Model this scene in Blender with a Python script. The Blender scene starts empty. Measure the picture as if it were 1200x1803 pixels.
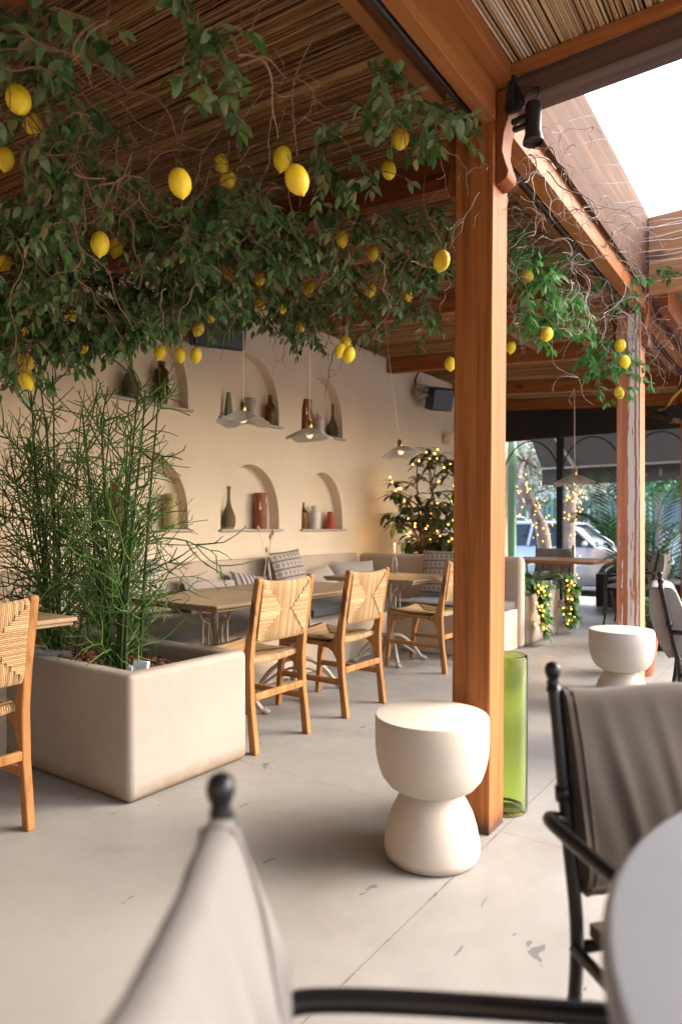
import bpy, math, random
from mathutils import Vector, Matrix, Quaternion
S = bpy.context.scene
C = S.collection
R = math.radians
PI = math.pi
rnd = random.Random(7)

# ------------------------------------------------------------------ camera, sky, sun, exposure
EYE = 1.12
YAW = R(35.1)
cam = bpy.data.cameras.new('camera')
cam.sensor_fit = 'VERTICAL'; cam.sensor_height = 36; cam.sensor_width = 24
cam.lens = 1180 / 1803 * 36
cam.shift_y = 28.5 / 1803
cam.clip_start = 0.02; cam.clip_end = 500
cam.dof.use_dof = True; cam.dof.focus_distance = 3.0; cam.dof.aperture_fstop = 2.3
camo = bpy.data.objects.new('camera', cam); C.objects.link(camo)
camo.location = (0, 0, EYE); camo.rotation_euler = (R(90), 0, YAW)
S.camera = camo

SUN_EL, SUN_AZ = R(36), math.atan2(0.62, 0.78)      # light comes from +X +Y
w = bpy.data.worlds.new('World'); S.world = w; w.use_nodes = True
nt = w.node_tree
sky = nt.nodes.new('ShaderNodeTexSky'); sky.sky_type = 'NISHITA'; sky.sun_disc = False
sky.sun_elevation = SUN_EL; sky.sun_rotation = PI / 2 - SUN_AZ
sky.air_density = 1.0; sky.dust_density = 4.0; sky.ozone_density = 0.6
nt.links.new(sky.outputs[0], nt.nodes['Background'].inputs[0])
nt.nodes['Background'].inputs[1].default_value = 0.15
sl = bpy.data.lights.new('sun', 'SUN'); sl.energy = 0.5; sl.angle = R(40); sl.color = (1, .985, .965)
so = bpy.data.objects.new('sun', sl); C.objects.link(so)
sd = Vector((math.cos(SUN_EL) * math.cos(SUN_AZ), math.cos(SUN_EL) * math.sin(SUN_AZ), math.sin(SUN_EL)))
so.rotation_euler = sd.to_track_quat('Z', 'Y').to_euler(); so.location = sd * 20
S.view_settings.view_transform = 'Standard'; S.view_settings.look = 'None'
S.view_settings.exposure = 2.52; S.view_settings.gamma = 1
cy = S.cycles
cy.use_denoising = True; cy.max_bounces = 9; cy.diffuse_bounces = 6; cy.glossy_bounces = 3
cy.transmission_bounces = 6; cy.transparent_max_bounces = 8; cy.sample_clamp_indirect = 6
cy.caustics_reflective = False; cy.caustics_refractive = False

FW = Vector((-math.sin(YAW), math.cos(YAW), 0)); RT = Vector((math.cos(YAW), math.sin(YAW), 0))
def at(px, py, d):
    """where a sight line of the photo lies at depth d metres"""
    p = FW * d + RT * ((px - 600) / 1180 * d); p.z = EYE + (930 - py) / 1180 * d
    return p
def fr(f, r, z=0):
    p = FW * f + RT * r; p.z = z
    return p

# ------------------------------------------------------------------ materials
def mat(name, col, rough=.6, metal=0, spec=.5, **kw):
    m = bpy.data.materials.new(name); m.use_nodes = True
    b = m.node_tree.nodes['Principled BSDF']
    b.inputs['Base Color'].default_value = (*col, 1); b.inputs['Roughness'].default_value = rough
    b.inputs['Metallic'].default_value = metal; b.inputs['Specular IOR Level'].default_value = spec
    for k, v in kw.items(): b.inputs[k.replace('_', ' ')].default_value = v
    return m
def nodes(m): return m.node_tree.nodes, m.node_tree.links, m.node_tree.nodes['Principled BSDF']
def coord(m, scale=(1, 1, 1), kind='Object'):
    N, L, B = nodes(m)
    t = N.new('ShaderNodeTexCoord'); mp = N.new('ShaderNodeMapping'); mp.inputs['Scale'].default_value = scale
    L.new(t.outputs[kind], mp.inputs[0]); return mp.outputs[0]
def noise(m, vec, scale, detail=4, rough=.5, dist=0):
    N, L, B = nodes(m); n = N.new('ShaderNodeTexNoise')
    n.inputs['Scale'].default_value = scale; n.inputs['Detail'].default_value = detail
    n.inputs['Roughness'].default_value = rough; n.inputs['Distortion'].default_value = dist
    L.new(vec, n.inputs['Vector']); return n.outputs['Fac']
def ramp(m, fac, stops):
    N, L, B = nodes(m); r = N.new('ShaderNodeValToRGB'); e = r.color_ramp.elements
    while len(e) < len(stops): e.new(.5)
    for i, (p, c) in enumerate(stops):
        e[i].position = p; e[i].color = (*c, 1) if len(c) == 3 else c
    L.new(fac, r.inputs[0]); return r.outputs[0]
def mix(m, fac, a, b, mode='MIX'):
    N, L, B = nodes(m); x = N.new('ShaderNodeMix'); x.data_type = 'RGBA'; x.blend_type = mode
    for sock, v in ((x.inputs[0], fac), (x.inputs[6], a), (x.inputs[7], b)):
        if isinstance(v, (int, float)): sock.default_value = v
        elif isinstance(v, tuple): sock.default_value = (*v, 1)
        else: L.new(v, sock)
    return x.outputs[2]
def math_(m, op, a, b=None, c=None):
    N, L, B = nodes(m); x = N.new('ShaderNodeMath'); x.operation = op
    for i, v in enumerate((a, b, c)):
        if v is None: continue
        if isinstance(v, (int, float)): x.inputs[i].default_value = v
        else: L.new(v, x.inputs[i])
    return x.outputs[0]
def setcol(m, s): nodes(m)[1].new(s, nodes(m)[2].inputs['Base Color'])
def bump(m, h, strength=.2, dist=.01):
    N, L, B = nodes(m); b = N.new('ShaderNodeBump'); b.inputs['Strength'].default_value = strength
    b.inputs['Distance'].default_value = dist; L.new(h, b.inputs['Height']); L.new(b.outputs[0], B.inputs['Normal'])
def island(m):
    N, L, B = nodes(m); g = N.new('ShaderNodeNewGeometry'); return g.outputs['Random Per Island']
def objrand(m):
    N, L, B = nodes(m); g = N.new('ShaderNodeObjectInfo'); return g.outputs['Random']
def lerp3(a, b, t): return tuple(x + (y - x) * t for x, y in zip(a, b))

def N_voronoi(m, vec):
    N, L, B = nodes(m); vn = N.new('ShaderNodeTexVoronoi'); vn.inputs['Scale'].default_value = 1.0; L.new(vec, vn.inputs['Vector']); return vn.outputs['Distance']
def wood(name, axis, c0, c1, rough=.55, grain=1.0, base_dirt=False):
    m = mat(name, c0, rough, spec=.22)
    sc = [30, 30, 30]; sc[axis] = .9
    v = coord(m, tuple(sc)); n = noise(m, v, grain, 8, .62, .6)
    sc2 = [90, 90, 90]; sc2[axis] = 2.5
    n2 = noise(m, coord(m, tuple(sc2)), 1, 3)
    sk = [5, 5, 5]; sk[axis] = 1.6
    kn = noise(m, coord(m, tuple(sk)), 1.3, 2, .4, 1.5)
    col = ramp(m, n, [(.30, lerp3(c0, (0, 0, 0), .5)), (.5, c0), (.72, c1)])
    col = mix(m, math_(m, 'MULTIPLY', n2, .3), col, lerp3(c0, (0, 0, 0), .5))
    col = mix(m, ramp(m, kn, [(.665, (0, 0, 0)), (.74, (1, 1, 1))]), col, lerp3(c0, (0, 0, 0), .62))
    vo = N_voronoi(m, coord(m, tuple(4.2 if i != axis else 1.7 for i in range(3))))
    col = mix(m, ramp(m, vo, [(.035, (1, 1, 1)), (.075, (0, 0, 0))]), col, lerp3(c0, (0, 0, 0), .8))
    if base_dirt:
        N, L, B = nodes(m); sp = N.new('ShaderNodeSeparateXYZ'); L.new(coord(m), sp.inputs[0])
        hgt = math_(m, 'ADD', sp.outputs[2], math_(m, 'MULTIPLY', math_(m, 'SUBTRACT', noise(m, coord(m, (1, 1, .4)), 30, 4), .5), .12))
        col = mix(m, ramp(m, hgt, [(.02, (.85, .85, .85)), (.09, (0, 0, 0))]), col, (.035, .025, .02))
    setcol(m, col); bump(m, n2, .25, .002); return m
FIR0, FIR1 = (.31, .105, .030), (.42, .170, .055)
M = {}
M['fir_x'] = wood('fir_x', 0, FIR0, FIR1); M['fir_y'] = wood('fir_y', 1, FIR0, FIR1); M['fir_z'] = wood('fir_z', 2, FIR0, FIR1, base_dirt=True)
DK0, DK1 = (.22, .062, .02), (.30, .094, .03)
M['stain_x'] = wood('stain_x', 0, DK0, DK1, .6); M['stain_z'] = wood('stain_z', 2, DK0, DK1, .6)
M['slate_x'] = wood('slate_x', 0, (.10, .06, .05), (.15, .085, .065), .6)
M['teak'] = wood('teak', 2, (.37, .17, .06), (.47, .235, .092), .45)
M['teak_y'] = wood('teak_y', 1, (.37, .17, .06), (.47, .235, .092), .45)
M['oak'] = wood('oak', 1, (.34, .235, .14), (.43, .305, .19), .42)
M['orange_top'] = wood('orange_top', 0, (.42, .20, .085), (.52, .27, .12), .4)
# boards of raw plywood for the skylight well
M['fir_sky_lit'] = wood('fir_sky_lit', 0, (.50, .225, .095), (.62, .32, .16), .6)  # lighter copy of the fir: sky light on the end board put into its colour
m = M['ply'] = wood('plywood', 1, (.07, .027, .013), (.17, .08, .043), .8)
# weathered post: white paint run down the wood in streaks
m = mat('weathered_fir', FIR0, .7)
n = noise(m, coord(m, (22, 22, 1.1)), 1, 8, .62, .6)
base = ramp(m, n, [(.25, (.33, .10, .045)), (.5, (.46, .16, .075)), (.75, (.58, .25, .13))])
v = coord(m, (1, 1, 1)); N, L, B = nodes(m)
sp = N.new('ShaderNodeSeparateXYZ'); L.new(v, sp.inputs[0])
wob = noise(m, coord(m, (1, 1, 2.2)), 2.2, 6, .6)
xx = math_(m, 'ADD', sp.outputs[0], math_(m, 'MULTIPLY', math_(m, 'SUBTRACT', wob, .5), .035))
d1 = math_(m, 'ABSOLUTE', math_(m, 'SUBTRACT', xx, .018)); s1 = math_(m, 'LESS_THAN', d1, .021)
d2 = math_(m, 'ABSOLUTE', math_(m, 'SUBTRACT', xx, .060)); s2 = math_(m, 'LESS_THAN', d2, .007)
d3 = math_(m, 'ABSOLUTE', math_(m, 'SUBTRACT', xx, -.046))
z3 = noise(m, coord(m, (9, 9, 1.2)), 2.0, 5, .6); s3 = math_(m, 'MULTIPLY', math_(m, 'LESS_THAN', d3, .012), math_(m, 'GREATER_THAN', z3, .52))
gaps = math_(m, 'GREATER_THAN', noise(m, coord(m, (60, 60, 5)), 1.2, 4), .40)
fac = math_(m, 'MULTIPLY', math_(m, 'MAXIMUM', s1, math_(m, 'MAXIMUM', s2, s3)), gaps)
setcol(m, mix(m, fac, base, (.68, .60, .56))); bump(m, math_(m, 'ADD', fac, n), .3, .004); M['weathered'] = m

def plaster(name, col, amt=.12, rough=.75, bmp=.2):
    m = mat(name, col, rough, spec=.3); v = coord(m)
    n = noise(m, v, 1.6, 6, .6); n2 = noise(m, v, 14, 5, .6); n3 = noise(m, v, 120, 3)
    c = ramp(m, n, [(.3, lerp3(col, (.25, .18, .12), amt)), (.7, lerp3(col, (1, .97, .92), amt * .8))])
    c = mix(m, math_(m, 'MULTIPLY', n2, .16), c, lerp3(col, (.3, .22, .16), .5))
    setcol(m, c); bump(m, math_(m, 'ADD', n2, math_(m, 'MULTIPLY', n3, .25)), bmp, .01); return m
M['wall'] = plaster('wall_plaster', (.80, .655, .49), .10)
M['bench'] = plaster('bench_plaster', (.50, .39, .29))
M['planter'] = plaster('planter_plaster', (.29, .255, .222), .12)
def base_stain(m, col, h0, h1):
    N, L, B = nodes(m); old = B.inputs['Base Color'].links[0].from_socket; sp = N.new('ShaderNodeSeparateXYZ'); L.new(coord(m), sp.inputs[0])
    hgt = math_(m, 'ADD', sp.outputs[2], math_(m, 'MULTIPLY', math_(m, 'SUBTRACT', noise(m, coord(m), 9, 5, .65), .5), h1 * 1.3))
    setcol(m, mix(m, ramp(m, hgt, [(h0, (.75, .75, .75)), (h1, (0, 0, 0))]), old, col))
base_stain(M['planter'], (.17, .11, .07), .012, .075)
M['stool'] = plaster('cast_stone', (.49, .445, .39), .07, .7, .07)
base_stain(M['stool'], (.25, .20, .15), .004, .035)
def pits(m, col, sc, th, amt):
    N, L, B = nodes(m); old = B.inputs['Base Color'].links[0].from_socket
    setcol(m, mix(m, ramp(m, noise(m, coord(m), sc, 2, .5), [(th, (0, 0, 0)), (th + .03, (amt,) * 3)]), old, col))
pits(M['stool'], (.22, .18, .14), 95, .73, .7); pits(M['planter'], (.24, .18, .13), 60, .74, .6)
M['sill'] = mat('sill_stone', (.42, .36, .31), .5)
M['bathroom'] = plaster('render_wall', (.72, .70, .66), .04)

# floor: trowelled microcement with sawn joints and flaked paint
m = mat('microcement', (.6, .53, .46), .42, spec=.45); v = coord(m)
n = noise(m, v, .9, 7, .62, .5); n2 = noise(m, v, 9, 6, .62); n3 = noise(m, v, 60, 4)
c = ramp(m, n, [(.30, (.20, .188, .175)), (.5, (.265, .258, .249)), (.72, (.325, .320, .313))])
c = mix(m, ramp(m, n2, [(.60, (0, 0, 0)), (.8, (.35, .35, .35))]), c, (.29, .25, .21))
N, L, B = nodes(m); sp = N.new('ShaderNodeSeparateXYZ'); L.new(v, sp.inputs[0])
wb = math_(m, 'MULTIPLY', math_(m, 'SUBTRACT', noise(m, v, 16, 4, .6), .5), .006)
fx = math_(m, 'ABSOLUTE', math_(m, 'ADD', math_(m, 'SUBTRACT', sp.outputs[0], -.943), wb))
fy = math_(m, 'ABSOLUTE', math_(m, 'ADD', math_(m, 'SUBTRACT', sp.outputs[1], 2.365), wb))
wid = math_(m, 'ADD', math_(m, 'MULTIPLY', ramp(m, noise(m, v, 11, 4, .7), [(.52, (0, 0, 0)), (.8, (1, 1, 1))]), .005), .0013)
jx = math_(m, 'LESS_THAN', fx, wid); jy = math_(m, 'LESS_THAN', fy, math_(m, 'MULTIPLY', wid, .8))
scf = ramp(m, noise(m, coord(m, (1.2, 5, 1)), 2.2, 8, .7, 1.2), [(.56, (0, 0, 0)), (.66, (.45, .45, .45)), (.70, (0, 0, 0))])
c = mix(m, scf, c, (.27, .24, .21))
spk = ramp(m, noise(m, v, 46, 2, .5), [(.72, (0, 0, 0)), (.76, (.6, .6, .6))]); c = mix(m, spk, c, (.22, .18, .15))
joint = math_(m, 'MAXIMUM', jx, jy)
c = mix(m, joint, c, (.12, .10, .085))
# flaked patches in a small worn area
ds = N.new('ShaderNodeVectorMath'); ds.operation = 'DISTANCE'; L.new(v, ds.inputs[0]); ds.inputs[1].default_value = (-.50, 1.52, 0)
area = math_(m, 'SUBTRACT', .66, math_(m, 'MULTIPLY', math_(m, 'LESS_THAN', ds.outputs[1], .36), .09))
vs = coord(m, (1, .45, 1))
flake = math_(m, 'GREATER_THAN', noise(m, vs, 13, 3, .55, .4), math_(m, 'ADD', area, 0.045))
c = mix(m, flake, c, (.125, .13, .142))
setcol(m, c); L.new(ramp(m, n2, [(.3, (.34,) * 3), (.7, (.55,) * 3)]), B.inputs['Roughness'])
bump(m, math_(m, 'SUBTRACT', math_(m, 'ADD', math_(m, 'MULTIPLY', n2, .5), math_(m, 'MULTIPLY', n3, .2)), math_(m, 'MULTIPLY', math_(m, 'MAXIMUM', joint, flake), 2)), .16, .006)
M['floor'] = m

# reeds
m = mat('reed', (.3, .16, .07), .5); r1 = island(m)
sc = noise(m, coord(m, (9, 60, 60)), 1, 3)
c = ramp(m, r1, [(0, (.09, .036, .012)), (.35, (.21, .09, .028)), (.7, (.31, .15, .05)), (1, (.44, .26, .11))])
c = mix(m, ramp(m, sc, [(.5, (0, 0, 0)), (.75, (.7, .7, .7))]), c, (.12, .055, .022)); setcol(m, c); M['reed'] = m
m = mat('reed_grey', (.3, .2, .1), .5); r1 = island(m)
c = ramp(m, r1, [(0, (.26, .14, .07)), (.4, (.42, .25, .12)), (.75, (.50, .34, .20)), (1, (.58, .50, .42))]); setcol(m, c); M['reed_grey'] = m
M['roof_felt'] = mat('roof_felt', (.05, .035, .025), .9)

def leafmat(name, stops, rough=.4, trans=.25, spec=.5):
    m = mat(name, stops[0], rough, spec=spec); r1 = island(m)
    c = ramp(m, r1, [(i / max(1, len(stops) - 1), s) for i, s in enumerate(stops)]); setcol(m, c)
    N, L, B = nodes(m)
    if trans:
        t = N.new('ShaderNodeBsdfTranslucent'); L.new(c, t.inputs[0]); x = N.new('ShaderNodeMixShader'); x.inputs[0].default_value = trans
        L.new(B.outputs[0], x.inputs[1]); L.new(t.outputs[0], x.inputs[2]); L.new(x.outputs[0], N['Material Output'].inputs[0])
    return m
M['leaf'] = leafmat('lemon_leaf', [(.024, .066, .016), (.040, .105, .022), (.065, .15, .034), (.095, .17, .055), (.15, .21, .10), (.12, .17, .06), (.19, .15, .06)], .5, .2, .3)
M['leaf_lit'] = leafmat('lemon_leaf_lit', [(.03, .13, .02), (.05, .22, .035), (.08, .26, .055), (.14, .27, .11)], .45, .4, .35)  # brighter copy of the lemon leaf, strong light painted into its greens
M['rubber'] = leafmat('rubber_leaf', [(.018, .05, .018), (.03, .075, .025), (.06, .10, .03), (.10, .13, .04)], .3, .12)
M['ivy'] = leafmat('ivy_leaf', [(.03, .10, .02), (.05, .15, .03), (.09, .2, .05)], .4, .25)
M['palm'] = leafmat('palm_leaf', [(.02, .08, .02), (.035, .12, .03), (.06, .17, .045)], .45, .2)
M['spider'] = leafmat('strap_leaf', [(.05, .16, .03), (.09, .24, .05), (.2, .32, .12)], .45, .3)
M['street_leaf'] = leafmat('street_leaf', [(.14, .20, .13), (.26, .33, .24), (.42, .46, .40), (.58, .60, .55)], .6, .45)
M['hedge_leaf'] = leafmat('hedge_leaf', [(.07, .20, .08), (.13, .32, .14), (.25, .44, .25)], .6, .4)
m = M['cactus'] = leafmat('pencil_cactus', [(.026, .058, .010), (.042, .096, .016), (.075, .15, .026), (.066, .10, .03)], .6, 0, .25)
M['cactus_dark'] = leafmat('pencil_cactus_stem', [(.016, .03, .008), (.028, .052, .012)], .6, 0, .25)
m = mat('twig', (.12, .06, .04), .7); c = ramp(m, island(m), [(0, (.06, .03, .02)), (.5, (.14, .065, .04)), (1, (.26, .13, .085))]); setcol(m, c); M['twig'] = m
m = mat('pale_twig', (.35, .28, .24), .6); c = ramp(m, island(m), [(0, (.13, .085, .065)), (.6, (.32, .255, .22)), (1, (.48, .42, .38))]); setcol(m, c); M['pale_twig'] = m
m = mat('lemon', (.78, .56, .03), .42, spec=.4, Subsurface_Weight=.0); v = coord(m)
n = noise(m, v, 40, 3); c = ramp(m, n, [(.3, (.86, .60, .02)), (.7, (.95, .75, .05))])
n5 = noise(m, v, 14, 3); c = mix(m, ramp(m, n5, [(.6, (0, 0, 0)), (.8, (.5, .5, .5))]), c, (.56, .42, .03)); c = mix(m, math_(m, 'MULTIPLY', objrand(m), .35), c, (.70, .42, .02)); setcol(m, c); bump(m, noise(m, v, 160, 2), .25, .002); M['lemon'] = m
M['lemon_cap'] = mat('lemon_cap', (.10, .12, .03), .6)

# woven cord
m = mat('paper_cord', (.55, .40, .24), .75); r1 = island(m)
c = ramp(m, r1, [(0, (.34, .20, .085)), (.5, (.46, .295, .145)), (1, (.57, .40, .22))])
w3 = noise(m, coord(m, (260, 260, 260)), 1, 2); c = mix(m, ramp(m, w3, [(.45, (0, 0, 0)), (.7, (.55, .55, .55))]), c, (.25, .15, .07)); setcol(m, c); bump(m, w3, .5, .002); M['cord'] = m
def fabric(name, col, sc=420, amt=.25):
    m = mat(name, col, .9, spec=.15); v = coord(m); n = noise(m, v, sc, 2); n2 = noise(m, v, 5, 4)
    c = mix(m, math_(m, 'MULTIPLY', n, amt), col, lerp3(col, (0, 0, 0), .5)); c = mix(m, math_(m, 'MULTIPLY', n2, .2), c, lerp3(col, (0, 0, 0), .35)); setcol(m, c)
    N, L, B = nodes(m); B.inputs['Sheen Weight'].default_value = .15
    bump(m, n, .25, .001); return m
M['taupe'] = fabric('taupe_canvas', (.072, .060, .052)); M['greige'] = fabric('greige_canvas', (.21, .198, .195)); M['charcoal'] = fabric('charcoal_cushion', (.12, .115, .12)); M['linen'] = fabric('linen', (.50, .43, .37))
M['far_pad'] = fabric('far_pad', (.27, .24, .215))
M['iron'] = mat('black_iron', (.012, .012, .015), .32, .3)
M['iron_matt'] = mat('black_frame', (.012, .011, .013), .55)
M['cast'] = mat('cast_iron_cream', (.36, .30, .24), .5, .1)
M['black'] = mat('black_plastic', (.012, .013, .016), .38)
M['blue_black'] = mat('speaker_shell', (.018, .024, .034), .35)
M['pipe'] = mat('conduit', (.06, .045, .045), .35, .3)
M['brass'] = mat('brass', (.55, .36, .16), .3, .9)
M['cable'] = mat('textile_cable', (.72, .66, .6), .7)
M['yellow'] = mat('yellow_cable', (.62, .38, .04), .5)
M['wire'] = mat('steel_wire', (.9, .89, .88), .5)
M['table_top'] = mat('round_top', (.66, .645, .63), .4, spec=.45)
m = M['table_top']; n = noise(m, coord(m), 3, 5); setcol(m, ramp(m, n, [(.3, (.22, .238, .275)), (.7, (.275, .293, .33))]))
m = mat('pleated_shade', (.78, .74, .68), .7); N, L, B = nodes(m)
t = N.new('ShaderNodeBsdfTranslucent'); t.inputs[0].default_value = (.8, .74, .66, 1); x = N.new('ShaderNodeMixShader'); x.inputs[0].default_value = .35
L.new(B.outputs[0], x.inputs[1]); L.new(t.outputs[0], x.inputs[2]); L.new(x.outputs[0], N['Material Output'].inputs[0]); M['shade'] = m
def emis(name, col, s):
    m = mat(name, col); N, L, B = nodes(m); B.inputs['Emission Color'].default_value = (*col, 1); B.inputs['Emission Strength'].default_value = s; return m
M['fairy'] = emis('fairy_bulb', (1, .42, .06), 3.0)
M['bulb'] = emis('warm_bulb', (1, .72, .42), .18)
def glass(name, col, rough=.03, trans=1.0, ior=1.3):
    return mat(name, col, rough, Transmission_Weight=trans, IOR=ior)
M['glass_green'] = glass('green_glass', (.78, .93, .36), .03, 1, 1.4)
M['glass_clear'] = glass('clear_glass', (.93, .95, .94), .03, 1, 1.25)
M['glass_smoke'] = glass('smoke_glass', (.44, .40, .32), .05, .9, 1.15)
M['glass_amber'] = glass('amber_glass', (.26, .12, .035), .08, .7, 1.3)
M['car_glass'] = mat('car_glass', (.03, .04, .045), .05, spec=.8)
def ceramic(name, col, rough=.6):
    m = mat(name, col, rough); n = noise(m, coord(m), 18, 4); setcol(m, ramp(m, n, [(.3, lerp3(col, (0, 0, 0), .2)), (.7, col)])); return m
M['terracotta'] = ceramic('terracotta', (.30, .085, .03)); M['sage'] = ceramic('sage', (.21, .24, .165), .5); M['white_cer'] = ceramic('white_ceramic', (.70, .62, .55)); M['red_cer'] = ceramic('red_ceramic', (.42, .06, .035)); M['olive_cer'] = ceramic('straw_ceramic', (.48, .38, .16)); M['grey_cer'] = ceramic('grey_ceramic', (.42, .36, .29))
M['pot'] = ceramic('clay_pot', (.36, .12, .055), .75)
M['tassel'] = mat('tassel', (.78, .72, .68), .9)
M['bunny'] = mat('bunny_tail', (.50, .33, .19), .9); M['straw'] = mat('straw', (.45, .34, .18), .8)
m = mat('bark_chip', (.12, .05, .03), .9); c = ramp(m, island(m), [(0, (.05, .022, .014)), (.5, (.15, .055, .03)), (1, (.27, .11, .06))]); setcol(m, c); M['bark'] = m
m = mat('tree_bark', (.30, .24, .2), .9); n = noise(m, coord(m, (12, 12, 3)), 1, 6); setcol(m, ramp(m, n, [(.3, (.17, .13, .11)), (.7, (.42, .36, .32))])); bump(m, n, .6, .03); M['tree_bark'] = m
M['card'] = mat('card', (.42, .47, .55), .5)
M['rope'] = fabric('rope', (.50, .42, .36), 300)
M['asphalt'] = mat('asphalt', (.075, .075, .08), .85); m = M['asphalt']; n = noise(m, coord(m), 30, 6); setcol(m, ramp(m, n, [(.3, (.06, .06, .062)), (.7, (.115, .113, .11))]))
m = mat('paving', (.42, .40, .38), .8); n = noise(m, coord(m), 6, 5); setcol(m, ramp(m, n, [(.3, (.36, .345, .33)), (.7, (.48, .46, .44))])); M['paving'] = m
M['awning'] = fabric('awning_cloth', (.115, .115, .125)); M['alu'] = mat('aluminium', (.62, .62, .63), .4, .3)
M['letter'] = mat('faded_print', (.26, .26, .27), .8)
M['green_paint'] = mat('green_paint', (.12, .36, .20), .5); M['mint'] = mat('mint_paint', (.28, .56, .38), .55)
M['silver'] = mat('silver_paint', (.55, .57, .60), .22, .55); M['white_paint'] = mat('white_paint', (.8, .8, .8), .25); M['blue_paint'] = mat('blue_paint', (.02, .07, .28), .2, .2, Coat_Weight=.6)
M['tyre'] = mat('tyre', (.015, .015, .016), .8); M['chrome'] = mat('alloy', (.55, .56, .58), .25, .8); M['lamp_glass'] = mat('lamp_glass', (.75, .76, .78), .1)
M['red_lamp'] = mat('red_lamp', (.4, .01, .01), .2)
M['sun_wall'] = mat('sunny_render', (.88, .87, .84), .85); M['shutter'] = mat('shutter', (.30, .36, .42), .6)
# striped kilim pillow: lines and lozenges across the height (object z)
m = mat('kilim', (.6, .53, .47), .9, spec=.1); v = coord(m); N, L, B = nodes(m); sp = N.new('ShaderNodeSeparateXYZ'); L.new(v, sp.inputs[0])
zz = math_(m, 'FRACT', math_(m, 'MULTIPLY', math_(m, 'ADD', sp.outputs[2], .5), 13)); dz = math_(m, 'ABSOLUTE', math_(m, 'SUBTRACT', zz, .5))
band = math_(m, 'GREATER_THAN', dz, .41); thin = math_(m, 'MULTIPLY', math_(m, 'GREATER_THAN', dz, .30), math_(m, 'LESS_THAN', dz, .335))
xf = math_(m, 'ABSOLUTE', math_(m, 'SUBTRACT', math_(m, 'FRACT', math_(m, 'MULTIPLY', sp.outputs[0], 20)), .5))
loz = math_(m, 'ADD', math_(m, 'MULTIPLY', xf, .75), dz); ring = math_(m, 'MULTIPLY', math_(m, 'LESS_THAN', loz, .26), math_(m, 'GREATER_THAN', loz, .10))
pat = math_(m, 'MAXIMUM', band, math_(m, 'MAXIMUM', thin, ring))
setcol(m, mix(m, pat, (.50, .43, .37), (.15, .12, .105))); bump(m, noise(m, v, 300, 2), .3, .001); M['kilim'] = m
m = mat('striped', (.5, .45, .4), .9); v = coord(m); N, L, B = nodes(m); sp = N.new('ShaderNodeSeparateXYZ'); L.new(v, sp.inputs[0])
st = math_(m, 'GREATER_THAN', math_(m, 'FRACT', math_(m, 'MULTIPLY', sp.outputs[0], 22)), .5); setcol(m, mix(m, st, (.5, .45, .4), (.14, .12, .12))); M['striped'] = m

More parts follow.
